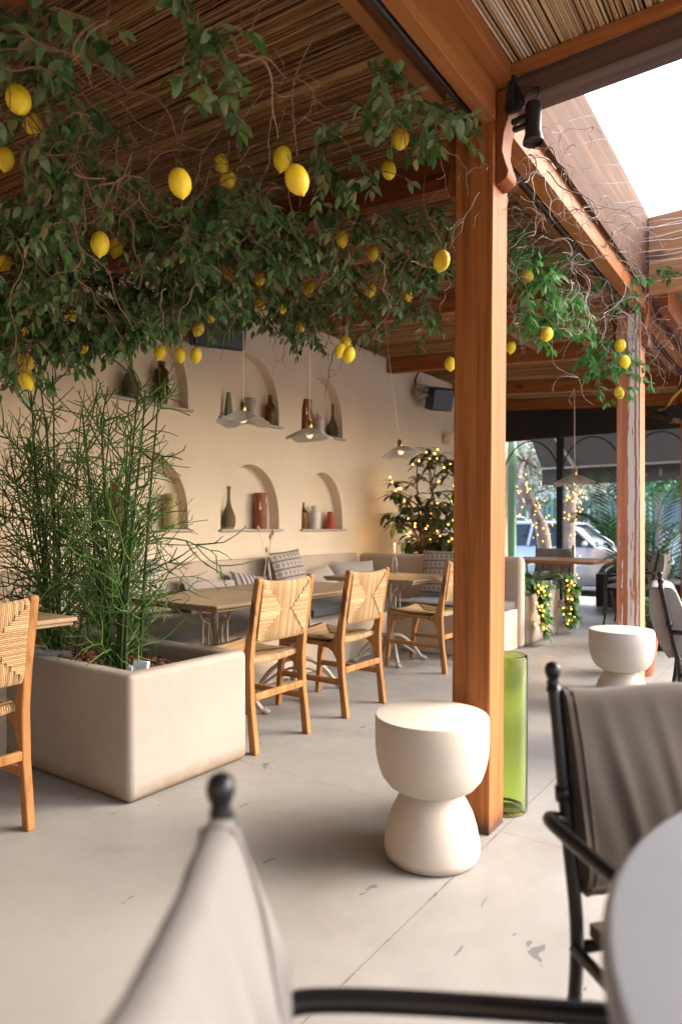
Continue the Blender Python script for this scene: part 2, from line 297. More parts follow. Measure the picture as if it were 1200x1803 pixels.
# ------------------------------------------------------------------ mesh builder
class MB:
    def __init__(s): s.v = []; s.f = []
    def add(s, v, f):
        o = len(s.v); s.v.extend(tuple(p) for p in v); s.f.extend(tuple(i + o for i in q) for q in f); return s
    def box(s, x0, x1, y0, y1, z0, z1, mtx=None):
        v = [(x, y, z) for z in (z0, z1) for y in (y0, y1) for x in (x0, x1)]
        if mtx: v = [mtx @ Vector(p) for p in v]
        return s.add(v, [(0, 2, 3, 1), (4, 5, 7, 6), (0, 1, 5, 4), (2, 6, 7, 3), (0, 4, 6, 2), (1, 3, 7, 5)])
    def beam(s, a, b, wx, wy, up=(0, 0, 1)):
        a = Vector(a); b = Vector(b); t = (b - a).normalized(); u = Vector(up)
        x = t.cross(u).normalized(); y = x.cross(t)
        v = [p + x * i * wx / 2 + y * j * wy / 2 for p in (a, b) for j in (-1, 1) for i in (-1, 1)]
        return s.add(v, [(0, 1, 3, 2), (4, 6, 7, 5), (0, 4, 5, 1), (2, 3, 7, 6), (0, 2, 6, 4), (1, 5, 7, 3)])
    def prism(s, poly, d, o=(0, 0, 0), u=(1, 0, 0), w=(0, 0, 1), n=(0, 1, 0)):
        """polygon (u,w) extruded by d along n, from o"""
        o = Vector(o); u = Vector(u); w = Vector(w); n = Vector(n); k = len(poly)
        v = [o + u * p[0] + w * p[1] for p in poly] + [o + u * p[0] + w * p[1] + n * d for p in poly]
        f = [tuple(range(k)), tuple(range(2 * k - 1, k - 1, -1))] + [(i, i + k, (i + 1) % k + k, (i + 1) % k) for i in range(k)]
        return s.add(v, f)
    def tube(s, pts, r, n=6, cap=True):
        pts = [Vector(p) for p in pts]; k = len(pts)
        rs = r if isinstance(r, (list, tuple)) else [r] * k
        t0 = (pts[1] - pts[0]).normalized(); a = Vector((0, 0, 1)) if abs(t0.z) < .9 else Vector((1, 0, 0)); x = t0.cross(a).normalized()
        v = []
        for i, p in enumerate(pts):
            t = (pts[min(i + 1, k - 1)] - pts[max(i - 1, 0)])
            t = t.normalized() if t.length > 1e-9 else t0
            x = (x - t * x.dot(t)); x = x.normalized() if x.length > 1e-6 else t.orthogonal().normalized(); y = t.cross(x)
            for j in range(n):
                c = 2 * PI * j / n; v.append(p + (x * math.cos(c) + y * math.sin(c)) * rs[i])
        f = [(i * n + j, i * n + (j + 1) % n, (i + 1) * n + (j + 1) % n, (i + 1) * n + j) for i in range(k - 1) for j in range(n)]
        if cap: f += [tuple(range(n - 1, -1, -1)), tuple((k - 1) * n + j for j in range(n))]
        return s.add(v, f)
    def lathe(s, prof, n=28, o=(0, 0, 0), ang=None):
        o = Vector(o); k = len(prof); v = []
        for r, z in prof:
            for j in range(n):
                c = 2 * PI * j / n; v.append(o + Vector((r * math.cos(c), r * math.sin(c), z)))
        f = [(i * n + j, i * n + (j + 1) % n, (i + 1) * n + (j + 1) % n, (i + 1) * n + j) for i in range(k - 1) for j in range(n)]
        if prof[0][0] > 1e-5: f.append(tuple(range(n - 1, -1, -1)))
        if prof[-1][0] > 1e-5: f.append(tuple((k - 1) * n + j for j in range(n)))
        return s.add(v, f)
    def grid(s, fn, nu, nv, close=False):
        v = [fn(i / nu, j / nv) for j in range(nv + 1) for i in range(nu + 1)]; k = nu + 1
        return s.add(v, [(j * k + i, j * k + i + 1, (j + 1) * k + i + 1, (j + 1) * k + i) for j in range(nv) for i in range(nu)])
    def ball(s, c, r, n=8, m_=5, sc=(1, 1, 1)):
        c = Vector(c); v = [c + Vector((0, 0, -r * sc[2]))]
        for i in range(1, m_):
            a = -PI / 2 + PI * i / m_
            for j in range(n):
                b = 2 * PI * j / n; v.append(c + Vector((r * sc[0] * math.cos(a) * math.cos(b), r * sc[1] * math.cos(a) * math.sin(b), r * sc[2] * math.sin(a))))
        v.append(c + Vector((0, 0, r * sc[2]))); e = len(v) - 1
        f = [(0, 1 + (j + 1) % n, 1 + j) for j in range(n)]
        f += [(1 + i * n + j, 1 + i * n + (j + 1) % n, 1 + (i + 1) * n + (j + 1) % n, 1 + (i + 1) * n + j) for i in range(m_ - 2) for j in range(n)]
        f += [(e, 1 + (m_ - 2) * n + j, 1 + (m_ - 2) * n + (j + 1) % n) for j in range(n)]
        return s.add(v, f)
    def xf(s, mtx): s.v = [tuple(mtx @ Vector(p)) for p in s.v]; return s
    def build(s, name, m, parent=None, smooth=False, bevel=0, loc=None, seg=2, rot=None, sub=0):
        me = bpy.data.meshes.new(name); me.from_pydata(s.v, [], s.f); me.update()
        if smooth:
            me.polygons.foreach_set('use_smooth', [True] * len(me.polygons))
            if smooth != 'all': me.set_sharp_from_angle(angle=R(48))
        if m: me.materials.append(m)
        o = bpy.data.objects.new(name, me); C.objects.link(o)
        if parent: o.parent = parent
        if loc is not None: o.location = loc
        if rot is not None: o.rotation_euler = (0, 0, rot) if isinstance(rot, (int, float)) else rot
        if bevel:
            b = o.modifiers.new('bevel', 'BEVEL'); b.width = bevel; b.segments = seg; b.limit_method = 'ANGLE'; b.angle_limit = R(40)
            me.polygons.foreach_set('use_smooth', [True] * len(me.polygons)); me.set_sharp_from_angle(angle=R(60))
        if sub:
            q = o.modifiers.new('sub', 'SUBSURF'); q.levels = sub; q.render_levels = sub
        return o
def tag(o, label=None, cat=None, group=None, kind=None):
    if label: o['label'] = label
    if cat: o['category'] = cat
    if group: o['group'] = group
    if kind: o['kind'] = kind
    return o
def empty(name, loc, label, cat, group=None, rot=0):
    o = bpy.data.objects.new(name, None); C.objects.link(o); o.location = loc; o.rotation_euler = (0, 0, rot); o.empty_display_size = .1
    return tag(o, label, cat, group)
def copy_tree(o, label=None, loc=None, rot=None, parent=None):
    c = o.copy(); C.objects.link(c)
    if parent: c.parent = parent
    if label: c['label'] = label
    if loc is not None: c.location = loc
    if rot is not None: c.rotation_euler = (0, 0, rot)
    for ch in list(o.children): copy_tree(ch, parent=c)
    return c
def lerp(a, b, t): return a + (b - a) * t
def jit(s): return Vector((rnd.uniform(-s, s), rnd.uniform(-s, s), rnd.uniform(-s, s)))
def smoothpath(pts, k=5):
    P = [Vector(p) for p in pts]; out = []
    for i in range(len(P) - 1):
        p0, p1, p2, p3 = P[max(i - 1, 0)], P[i], P[i + 1], P[min(i + 2, len(P) - 1)]
        for j in range(k):
            t = j / k
            out.append(.5 * ((2 * p1) + (p2 - p0) * t + (2 * p0 - 5 * p1 + 4 * p2 - p3) * t * t + (3 * p1 - p0 - 3 * p2 + p3) * t ** 3))
    out.append(P[-1]); return out

# ------------------------------------------------------------------ setting: floor, street
XW = -4.1                                   # face of the long plaster wall
g = MB().add([(-60, 10.35, -.22), (60, 10.35, -.22), (60, 90, -.22), (-60, 90, -.22)], [(0, 1, 2, 3)]).build('street', M['asphalt']); tag(g, kind='structure')
g = MB().box(-60, 60, 10.05, 11.9, -.4, -.06).build('pavement', M['paving']); tag(g, kind='structure')
g = MB().box(-60, 60, 20.5, 26, -.4, -.08).build('far_pavement', M['paving']); tag(g, kind='structure')
g = MB().box(-9, 30, -12, 10.05, -.6, 0).build('floor', M['floor']); tag(g, kind='structure')

# ------------------------------------------------------------------ long wall with six arched niches
WALLTOP = 3.22
def ceil_z(x): return 2.90 + .07 * (-1 - x)
NCOL = [(2.93, 3.70), (4.06, 4.82), (5.16, 5.86)]
NROW = [(1.09, .60), (2.05, .62)]
DEP = .105
wall = empty('plaster_wall', (XW, 4, 0), 'long cream plaster wall with two rows of arched niches behind the bench', 'wall')
mb = MB()
def q(y0, y1, z0, z1): mb.add([(0, y0 - 4, z0), (0, y1 - 4, z0), (0, y1 - 4, z1), (0, y0 - 4, z1)], [(0, 1, 2, 3)])
YA, YB = -6.0, 10.6
q(YA, NCOL[0][0] - .08, 0, WALLTOP); q(NCOL[2][1] + .08, YB, 0, WALLTOP)
q(NCOL[0][1] + .08, NCOL[1][0] - .08, 0, WALLTOP); q(NCOL[1][1] + .08, NCOL[2][0] - .08, 0, WALLTOP)
def arch(y0, y1, z, h, n=22):
    """half outline left foot -> crown -> right foot: short jamb then a slightly pointed ellipse"""
    c = (y0 + y1) / 2; a = (y1 - y0) / 2; j = h * .16; pts = [(y0, z)]
    for i in range(n + 1):
        t = PI - PI * i / n
        pts.append((c + a * math.cos(t), z + j + (h - j) * abs(math.sin(t)) ** .88))
    pts.append((y1, z)); return pts
for (y0, y1) in NCOL:
    e0, e1 = y0 - .08, y1 + .08
    q(e0, e1, 0, NROW[0][0]); prev = None
    for r_, (z, h) in enumerate(NROW):
        top = NROW[1][0] if r_ == 0 else WALLTOP
        q(e0, y0, z, top); q(y1, e1, z, top)
        A = arch(y0, y1, z, h)
        for p, p2 in zip(A[1:-1], A[2:-1]):
            mb.add([(0, p[0] - 4, p[1]), (0, p2[0] - 4, p2[1]), (0, p2[0] - 4, top), (0, p[0] - 4, top)], [(0, 1, 2, 3)])
        k = len(A); v = [(0, p[0] - 4, p[1]) for p in A] + [(-DEP, p[0] - 4, p[1]) for p in A]
        mb.add(v, [(i, i + 1, i + 1 + k, i + k) for i in range(k - 1)] + [tuple(range(k, 2 * k)), (k - 1, 0, k, 2 * k - 1)])
mb.add([(-.3, YA - 4, 0), (-.3, YB - 4, 0), (-.3, YB - 4, WALLTOP), (-.3, YA - 4, WALLTOP)], [(0, 1, 2, 3)])
mb.build('wall_face', M['wall'], wall, smooth=True)
for i, (y0, y1) in enumerate(NCOL):
    for (z, h) in NROW:
        MB().box(-DEP + .004, .035, y0 - 4 - .02, y1 - 4 + .03, z + .002, z + .022).build('niche_sill', M['sill'], wall, bevel=.003)
# unseen walls, added to block light from behind and beside the camera
t = tag(MB().box(XW - .3, 2.2, -1.7, -1.5, 0, 3.2).build('back_light_block', M['bench']), 'unseen plain wall added behind the camera to cut light', 'wall')
tag(MB().box(2.25, 2.45, -3.1, -1.45, 0, 3.2).build('side_light_block', M['bench']), 'unseen plain wall added right of the camera to block light', 'wall')

# ------------------------------------------------------------------ bench along the wall and round the corner
bench = empty('corner_bench', (-3.6, 4, 0), 'built-in plaster corner bench running under the niches', 'bench')
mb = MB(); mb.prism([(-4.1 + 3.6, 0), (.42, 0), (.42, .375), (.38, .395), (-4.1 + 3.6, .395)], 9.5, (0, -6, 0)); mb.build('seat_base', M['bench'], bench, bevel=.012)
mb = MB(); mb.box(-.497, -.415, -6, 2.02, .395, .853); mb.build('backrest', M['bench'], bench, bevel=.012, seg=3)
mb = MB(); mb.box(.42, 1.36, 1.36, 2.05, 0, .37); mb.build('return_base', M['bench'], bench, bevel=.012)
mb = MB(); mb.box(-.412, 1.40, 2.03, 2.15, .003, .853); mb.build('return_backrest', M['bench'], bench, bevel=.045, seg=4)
def cushion(name, x, y, z, lx, ly, h, m, label, group=None, rot=None, cat='cushion'):
    mb = MB()
    nu, nv = 14, 14
    def top(sgn):
        def fn(u, v):
            a = (u - .5) * 2; b = (v - .5) * 2
            e = (1 - abs(a) ** 6) * (1 - abs(b) ** 6)
            return (a * lx / 2 * (1 - .02 * (1 - abs(b))), b * ly / 2, sgn * h / 2 * (.62 + .38 * max(0, e) ** .5))
        return fn
    mb.grid(top(1), nu, nv); mb.grid(lambda u, v: top(-1)(1 - u, v), nu, nv)
    k = nu + 1
    ring = [i for i in range(k)] + [j * k + nu for j in range(1, nv + 1)] + [nv * k + i for i in range(nu - 1, -1, -1)] + [j * k for j in range(nv - 1, 0, -1)]
    vt = list(mb.v); side = []
    for a_, b_ in zip(ring, ring[1:] + ring[:1]):
        p, p2 = vt[a_], vt[b_]; side.append([p, p2, (p2[0], p2[1], -p2[2]), (p[0], p[1], -p[2])])
    for s_ in side: mb.add(s_, [(3, 2, 1, 0)])
    o = mb.build(name, m, loc=(x, y, z), smooth='all', rot=rot)
    return tag(o, label, cat, group)
gc = 'charcoal seat cushions on the bench'
cushion('seat_cushion', -3.60, 3.30, .44, .74, 1.75, .085, M['charcoal'], 'charcoal bench cushion under the long table nearest the planter', gc)
cushion('seat_cushion', -3.60, 1.30, .44, .74, 1.6, .085, M['charcoal'], 'charcoal bench cushion left of the planter behind the left chair', gc)
cushion('seat_cushion', -3.60, 4.75, .44, .74, 1.05, .085, M['charcoal'], 'charcoal bench cushion between the long table and the corner table', gc)
cushion('seat_cushion', -2.72, 5.68, .415, .96, .56, .085, M['charcoal'], 'charcoal cushion on the short end of the bench', gc)
def pillow(label, p, wdt, hgt, m, yaw, lean, group='loose pillows on the bench', roll=0):
    mb = MB(); n = 12
    def f(sg):
        def fn(u, v):
            a = (u - .5) * 2; b = (v - .5) * 2
            e = max(0, (1 - a * a) * (1 - b * b)) ** .45
            pin = 1 - .07 * (1 - abs(a)) ** 1 * 0
            return (a * wdt / 2 * (1 - .06 * (1 - b * b)), sg * .075 * e, b * hgt / 2 * (1 - .06 * (1 - a * a)))
        return fn
    mb.grid(f(-1), n, n); mb.grid(lambda u, v: f(1)(1 - u, v), n, n)
    # fringe of little tufts along the upper and lower edge
    o = mb.build('pillow', m, loc=p, smooth='all'); o.rotation_euler = Matrix.Rotation(yaw, 4, 'Z').to_euler()
    o.rotation_euler = (Matrix.Rotation(yaw, 3, 'Z') @ Matrix.Rotation(lean, 3, 'X') @ Matrix.Rotation(roll, 3, 'Y')).to_euler()
    return tag(o, label, 'pillow', group)
WY = R(-90)
pillow('lozenge-patterned pillow on the bench between the two front woven chairs', (-3.80, 4.62, .72), .42, .42, M['kilim'], R(90), R(-16), roll=R(-4))
pillow('dark striped pillow slumped beside the lozenge pillow on the long bench', (-3.84, 4.18, .59), .44, .34, M['striped'], R(90), R(-32), roll=R(12))
pillow('plain beige pillow lying along the bench right of the lozenge pillow', (-3.80, 5.1, .59), .5, .34, M['linen'], R(90), R(-30), roll=R(-9))
pillow('plain beige pillow on the bench behind the seam of the long tables', (-3.82, 3.72, .57), .55, .36, M['linen'], R(90), R(-30), roll=R(7))
pillow('lozenge-patterned pillow on the bench seen through the right pencil plant', (-3.80, 3.0, .70), .44, .44, M['kilim'], R(90), R(-18))
pillow('large lozenge-patterned pillow against the end of the bench by the corner table', (-2.92, 5.90, .68), .50, .46, M['kilim'], R(2), R(-14))
pillow('beige pillow tucked into the corner of the bench', (-3.78, 5.62, .60), .48, .40, M['linen'], R(60), R(-20))

# ------------------------------------------------------------------ posts, beams, reed roof
def post(x, y, z1, label, m, lean=0, sx=.15, sy=.14, brackets=True):
    t = empty('timber_post', (x, y, 0), label, 'post', 'square timber posts')
    mb = MB(); a, b = sx / 2, sy / 2; zs = [0, .7, 1.4, z1]; v = []
    for z in zs:
        o = lean * z / z1; v += [(-a + o, -b, z), (a + o, -b, z), (a + o, b, z), (-a + o, b, z)]
    f = [(i * 4 + j, i * 4 + (j + 1) % 4, i * 4 + 4 + (j + 1) % 4, i * 4 + 4 + j) for i in range(3) for j in range(4)] + [(3, 2, 1, 0), (12, 13, 14, 15)]
    mb.add(v, f).build('shaft', m, t, bevel=.004)
    if brackets:
        prof = [(0, 0), (.02, .002), (.042, .016), (.048, .04), (.036, .075), (.024, .12), (.030, .18), (.048, .235), (.058, .28), (.060, .335), (0, .335)]
        for sg in (1, -1):
            mb = MB().prism([(sg * (a + .001 + lean * .9 * sg + p[0]), 2.372 + p[1]) for p in prof], .085, (0, -.048, 0)); mb.build('bracket', M['stain_z'], t, bevel=.003)
    return t
post(-1.037, 2.372, 2.60, 'orange fir post in the foreground behind the cream stool', M['fir_z'], .018)
post(-1.04, 5.0, 2.60, 'weathered post with white paint streaks behind the farther stool', M['weathered'], 0, .155, .15)
post(-1.04, 7.75, 2.60, 'orange timber post farthest down the terrace under the main beam', M['fir_z'], 0)
mbm = empty('main_beam', (-.96, 2.3, 2.6), 'stacked fir beam running over the posts with ledge along its top', 'beam')
MB().box(-.025, .025, -5.8, .0, -.008, .118).build('lower_plank', M['fir_y'], mbm, bevel=.003)
MB().box(-.045, .08, -5.8, .16, .12, .292).build('upper_beam', M['fir_y'], mbm, bevel=.004)
MB().box(-.05, .025, .075, 7.6, .012, .117).build('lower_plank', M['fir_y'], mbm, bevel=.003)
MB().box(-.05, .025, .165, 7.6, .121, .292).build('upper_beam', M['fir_y'], mbm, bevel=.003)
tag(MB().box(-1.183, -1.13, -3.5, 2.30, 2.725, 2.862).build('side_beam', M['fir_y'], bevel=.003), 'narrow fir plank running beside the main beam above the lemons', 'beam')
tag(MB().tube([(-1.030, -3.5, 2.640), (-1.030, 2.28, 2.640)], .0105, 10).build('conduit_pipe', M['pipe'], smooth=True), 'thin dark conduit pipe between the side plank and main beam', 'pipe')
tag(MB().tube([(-1.05, 2.5, 2.655), (-1.05, 9.8, 2.655)], .012, 10).build('conduit_pipe', M['pipe'], smooth=True), 'dark conduit pipe running along the beam beyond the front post', 'pipe')
tag(MB().box(-1.19, -1.13, 2.5, 9.9, 2.73, 2.862).build('side_beam', M['fir_y'], bevel=.003), 'fir plank beside the main beam beyond the front post', 'beam')
# near cross beam at the skylight
tb = empty('skylight_beam', (-.9, 2.39, 2.66), 'dark cross beam along the near edge of the skylight', 'beam')
MB().box(-.03, 2.85, -.055, .055, 0, .098).build('lower_board', M['slate_x'], tb, bevel=.003)
MB().box(.0, 2.85, -.085, -.057, .078, .118).build('ledge_strip', M['fir_x'], tb, bevel=.003)
# cross beams under the left roof, rising gently to the wall
names = ['cross beam over the lemon vine nearest the front post', 'cross beam meeting the wall above the corner niche', 'cross beam meeting the wall left of the far speaker', 'cross beam over the far pendant lamp', 'end cross beam above the black shopfront frame', 'cross beam above the left chair out of the picture']
for (y, wd), nm in zip(((2.95, .10), (4.84, .10), (6.76, .10), (8.53, .10), (9.9, .12), (1.1, .1)), names):
    mb = MB(); mb.prism([(-1.0, ceil_z(-1.0) - .165), (-1.0, ceil_z(-1) - .003), (-4.095, ceil_z(-4.095) - .003), (-4.095, ceil_z(-4.095) - .165)], wd, (0, y, 0))
    tag(mb.build('cross_beam', M['stain_x'] if y < 3 else M['fir_x'], bevel=.003), 'brown ' + nm, 'beam', 'cross beams under the reed roof')
for i, (x, y0, y1) in enumerate(((-2.25, 5.0, 6.7), (-1.95, 6.86, 8.5), (-2.35, 8.63, 9.88), (-1.75, 4.94, 6.75))):
    z = ceil_z(x)
    tag(MB().box(x - .03, x + .03, y0, y1, z - .085, z - .004).build('roof_batten', M['fir_y'], bevel=.002), ['slim batten under the reeds beyond the second cross beam', 'slim batten seen just right of the front post', 'slim batten above the far pendant cord', 'slim batten hidden by leaves near the main beam'][i], 'batten', 'short battens under the reeds')
def reeds(name, label, along_x, a0, a1, b0, b1, zfun, m, pitch=.0082):
    """mat of reeds lying side by side, tied with thin wire, over a felt sheet"""
    t = empty(name, ((a0 + a1) / 2, (b0 + b1) / 2, zfun((a0 + a1) / 2)), label, 'reed roof'); o = t.location
    mb = MB(); n = int(((b1 - b0) if along_x else (a1 - a0)) / pitch)
    for i in range(n):
        c = (b0 if along_x else a0) + (i + .5) * pitch + rnd.uniform(-.0015, .0015); r_ = pitch * rnd.uniform(.40, .62); k = 5
        ph = rnd.uniform(-.008, .008); pts = []; dz = rnd.uniform(-.004, .002)
        lo, hi = (a0, a1) if along_x else (b0, b1); lo += rnd.uniform(0, .03); hi -= rnd.uniform(0, .03) if not along_x else 0
        for j in range(k + 1):
            u = lo + (hi - lo) * j / k; e = ph * math.sin(j * 1.9 + i) + rnd.uniform(-.0025, .0025)
            p = Vector((u, c + e, zfun(u) + dz + rnd.uniform(-.002, .002))) if along_x else Vector((c + e, u, zfun(c) + dz + rnd.uniform(-.002, .002)))
            pts.append(p - o)
        mb.tube(pts, r_, 5, False)
    mb.build('reed_mat', m, t, smooth='all')
    v = [(a0, b0, zfun(a0) + .02), (a1, b0, zfun(a1) + .02), (a1, b1, zfun(a1) + .02), (a0, b1, zfun(a0) + .02)]
    MB().add([Vector(p) - o for p in v], [(0, 1, 2, 3)]).build('backing', M['roof_felt'], t)
    return t
reeds('reed_roof', 'brown reed ceiling over the dining tables and lemon vine', True, XW + .002, -.985, -3.2, 10.0, lambda x: ceil_z(x) + .006, M['reed'])
reeds('reed_roof', 'greyish reed ceiling strip right of the main beam, widened out of view for shade', False, -.9, 2.25, -3.1, 2.42, lambda x: 2.785, M['reed_grey'], .0088)  # real strip beside the beam; the unseen width is added to shade the foreground
# boards round the skylight well
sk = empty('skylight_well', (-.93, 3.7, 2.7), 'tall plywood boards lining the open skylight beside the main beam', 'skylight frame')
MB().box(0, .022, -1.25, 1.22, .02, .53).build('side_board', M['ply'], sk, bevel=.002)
MB().box(.024, 2.4, 1.20, 1.245, .0, .52).build('end_board', M['fir_sky_lit'], sk, bevel=.002)
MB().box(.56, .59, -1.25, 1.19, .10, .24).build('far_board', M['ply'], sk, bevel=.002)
# far side of the skylight beyond the weathered post: a second strip of roof
reeds('reed_roof', 'small reed ceiling seen right of the weathered post', True, -.9, .4, 5.05, 10.0, lambda x: 2.9, M['reed_grey'], .02)
tag(MB().box(-.86, -.80, 4.99, 9.9, 2.60, 2.80).build('rafter', M['stain_x'], bevel=.003), 'dark rafter sloping away right of the weathered post', 'beam')
tag(MB().beam((-.62, 5.3, 2.86), (-.62, 9.8, 2.86), .05, .1).build('rafter', M['fir_y'], bevel=.003), 'pale rafter at the right edge beyond the weathered post', 'beam')
# steel wires strung across the skylight
wires = [(2.62 + i * .235 + rnd.uniform(-.03, .03), 2.80 + .01 * i) for i in range(9)]
wlab = ['first', 'second', 'third', 'fourth', 'fifth', 'sixth', 'seventh', 'eighth', 'ninth']
for i, (y, z) in enumerate(wires):
    pts = [(-.9 + .56 * t_ / 8, y + .012 * math.sin(t_ * 1.7 + i), z + .03 - .035 * math.sin(PI * t_ / 8) + rnd.uniform(-.004, .004)) for t_ in range(9)]
    tag(MB().tube(pts, .0015, 5).build('wire', M['wire'], smooth='all'), 'white wire across the skylight, %s from the black spotlight' % wlab[i], 'wire', 'wires strung across the skylight')
for i in range(9):
    z = 2.74 + i * .052 + rnd.uniform(-.012, .012); y = 4.55 + rnd.uniform(-.2, .28)
    pts = [(-.9 + .9 * t_ / 8, y + .01 * math.sin(t_ + i), z + .012 * math.sin(t_ * 1.3 + i) - .02 * math.sin(PI * t_ / 8)) for t_ in range(9)]
    tag(MB().tube(pts, .0015, 5).build('wire', M['wire'], smooth='all'), 'white wire before the far skylight board, %s from the bottom' % wlab[i], 'wire', 'wires strung across the skylight')

# ------------------------------------------------------------------ planter with pencil plants
pl = empty('planter_box', (-3.1, 2.065, 0), 'large pale plaster planter box with rounded edges holding the pencil plants', 'planter')
X0, X1, Y0, Y1, ZT, TH = -1.0, .85, -.345, .345, .525, .085
mb = MB()
out = [(X0, Y0), (X1, Y0), (X1, Y1), (X0, Y1)]; inn = [(X0 + TH, Y0 + TH), (X1 - TH, Y0 + TH), (X1 - TH, Y1 - TH), (X0 + TH, Y1 - TH)]
v = [(x, y, 0) for x, y in out] + [(x, y, ZT) for x, y in out] + [(x, y, ZT) for x, y in inn] + [(x, y, .36) for x, y in inn]
f = []
for a, b in ((0, 4), (4, 8), (8, 12)): f += [(a + i, a + (i + 1) % 4, b + (i + 1) % 4, b + i) for i in range(4)]
mb.add(v, f + [(3, 2, 1, 0), (12, 13, 14, 15)]); mb.build('box', M['planter'], pl, bevel=.028, seg=4)
mb = MB()
for i in range(1700):
    x = rnd.uniform(X0 + TH, X1 - TH); y = rnd.uniform(Y0 + TH, Y1 - TH); r_ = rnd.uniform(.008, .018)
    mb.ball((x, y, .435 + rnd.uniform(-.012, .018)), r_, 5, 3, (rnd.uniform(.6, 1.3), rnd.uniform(.6, 1.3), rnd.uniform(.4, .8)))
mb.box(X0 + TH + .002, X1 - TH - .002, Y0 + TH + .002, Y1 - TH - .002, .37, .432)
tag(mb.build('bark_mulch', M['bark'], pl), kind='stuff')
mb = MB(); mb.box(-.035, .035, -.012, .012, 0, .05, Matrix.Rotation(R(-18), 4, 'X')); mb.box(-.055, -.03, -.02, .02, 0, .03)
tag(mb.build('plant_tag', M['card'], loc=at(247, 1176, 2.98) - Vector((0, 0, .02)), rot=R(25), bevel=.003), 'small grey-blue card tag stuck in the planter mulch', 'tag')

def pencil_plant(name, base, label, sticks, hmax, seed, spread):
    rr = random.Random(seed); t = empty(name, base, label, 'plant', 'pencil plants in the planter box')
    st, fo = MB(), MB()
    def stick(p, d, ln, r_, depth, bend):
        k = 3 if depth > 1 else 5; pts = [p]; q_ = p.copy(); dd = d.copy()
        for i in range(k):
            dd = (dd + Vector((0, 0, bend * .16)) + Vector((rr.uniform(-1, 1), rr.uniform(-1, 1), rr.uniform(-1, 1))) * .13).normalized()
            q_ = q_ + dd * ln / k; pts.append(q_.copy())
        (st if depth == 0 else fo).tube(pts, [r_ * (1 - .4 * i / k) for i in range(k + 1)], 5 if depth < 2 else 4, False)
        return pts, dd
    def branch(p, d, ln, r_, depth, maxd):
        pts, dd = stick(p, d, ln, r_, depth, rr.uniform(.3, 1.1) if rr.random() < .62 else rr.uniform(-1.6, .1))
        if depth >= maxd:
            if rr.random() < .5:
                for _ in range(2):
                    v_ = (dd + Vector((rr.uniform(-1, 1), rr.uniform(-1, 1), rr.uniform(-.5, 1))) * .9).normalized(); fo.tube([pts[-1], pts[-1] + v_ * rr.uniform(.012, .035)], r_ * .55, 3, False)
            return
        n = rr.choice((2, 3, 3, 4)) if depth < 2 else rr.choice((2, 2, 3))
        a0 = rr.uniform(0, 6.28); ax = dd.orthogonal().normalized(); ay = dd.cross(ax)
        for i in range(n):
            a = a0 + i * 2 * PI / n + rr.uniform(-.4, .4); o = rr.uniform(.55, 1.35)
            nd = (dd + (ax * math.cos(a) + ay * math.sin(a)) * o).normalized()
            e_ = pts[-1] + nd * ln
            if e_.z < .16 and (abs(e_.y + base[1] - 2.065) > .26 or e_.x + base[0] > -2.33): continue
            branch(pts[-1] if rr.random() < .8 else pts[-2], nd, ln * rr.uniform(.55, .95), r_ * .78, depth + 1, maxd)
    for i in range(sticks):
        a = rr.uniform(0, 6.28); rad = abs(rr.gauss(0, .045))
        p = Vector((math.cos(a) * rad * 1.5, math.sin(a) * rad, 0)); o = rr.uniform(.02, .30 if i > 3 else .10)
        d = Vector((math.cos(a) * o, math.sin(a) * o, 1)).normalized()
        h = hmax * (rr.uniform(.78, 1.0) if i < 4 else rr.uniform(.42, .82))
        k = 8; pts = [p]; q_ = p.copy()
        for j in range(k):
            d = (d + Vector((rr.uniform(-1, 1), rr.uniform(-1, 1), 0)) * .035).normalized(); q_ = q_ + d * h / k; pts.append(q_.copy())
        r0 = .0095 if i < 7 else .0068
        st.tube(pts, [r0 * (1 - .6 * j / k) for j in range(k + 1)], 6, False)
        for j in range(1, k + 1):
            dens = rr.choice((1, 1, 2, 2)) if j < k - 1 else 3
            if i < 5 and j > 4: dens = rr.choice((0, 1)) if j < k else 3
            for _ in range(dens):
                a = rr.uniform(0, 6.28); o = rr.uniform(.7, 2.2); nd = Vector((math.cos(a) * o, math.sin(a) * o, 1)).normalized()
                branch(pts[j] + (pts[j - 1] - pts[j]) * rr.random(), nd, spread * rr.uniform(.55, 1.05) * (.75 if j > 6 else 1), r0 * .55, 1, 3 if (j < 7 and rr.random() < .62) else 2)
    st.build('stem', M['cactus_dark'], t, smooth='all'); fo.build('foliage', M['cactus'], t, smooth='all')
    print(name, len(fo.f)); return t
pencil_plant('pencil_plant', (-2.68, 1.97, .43), 'thin-branched green pencil plant at the near corner of the planter', 15, 1.55, 12, .235)
pencil_plant('pencil_plant', (-3.36, 2.10, .43), 'darker pencil plant farther left in the planter behind the left chair', 16, 1.68, 24, .25)

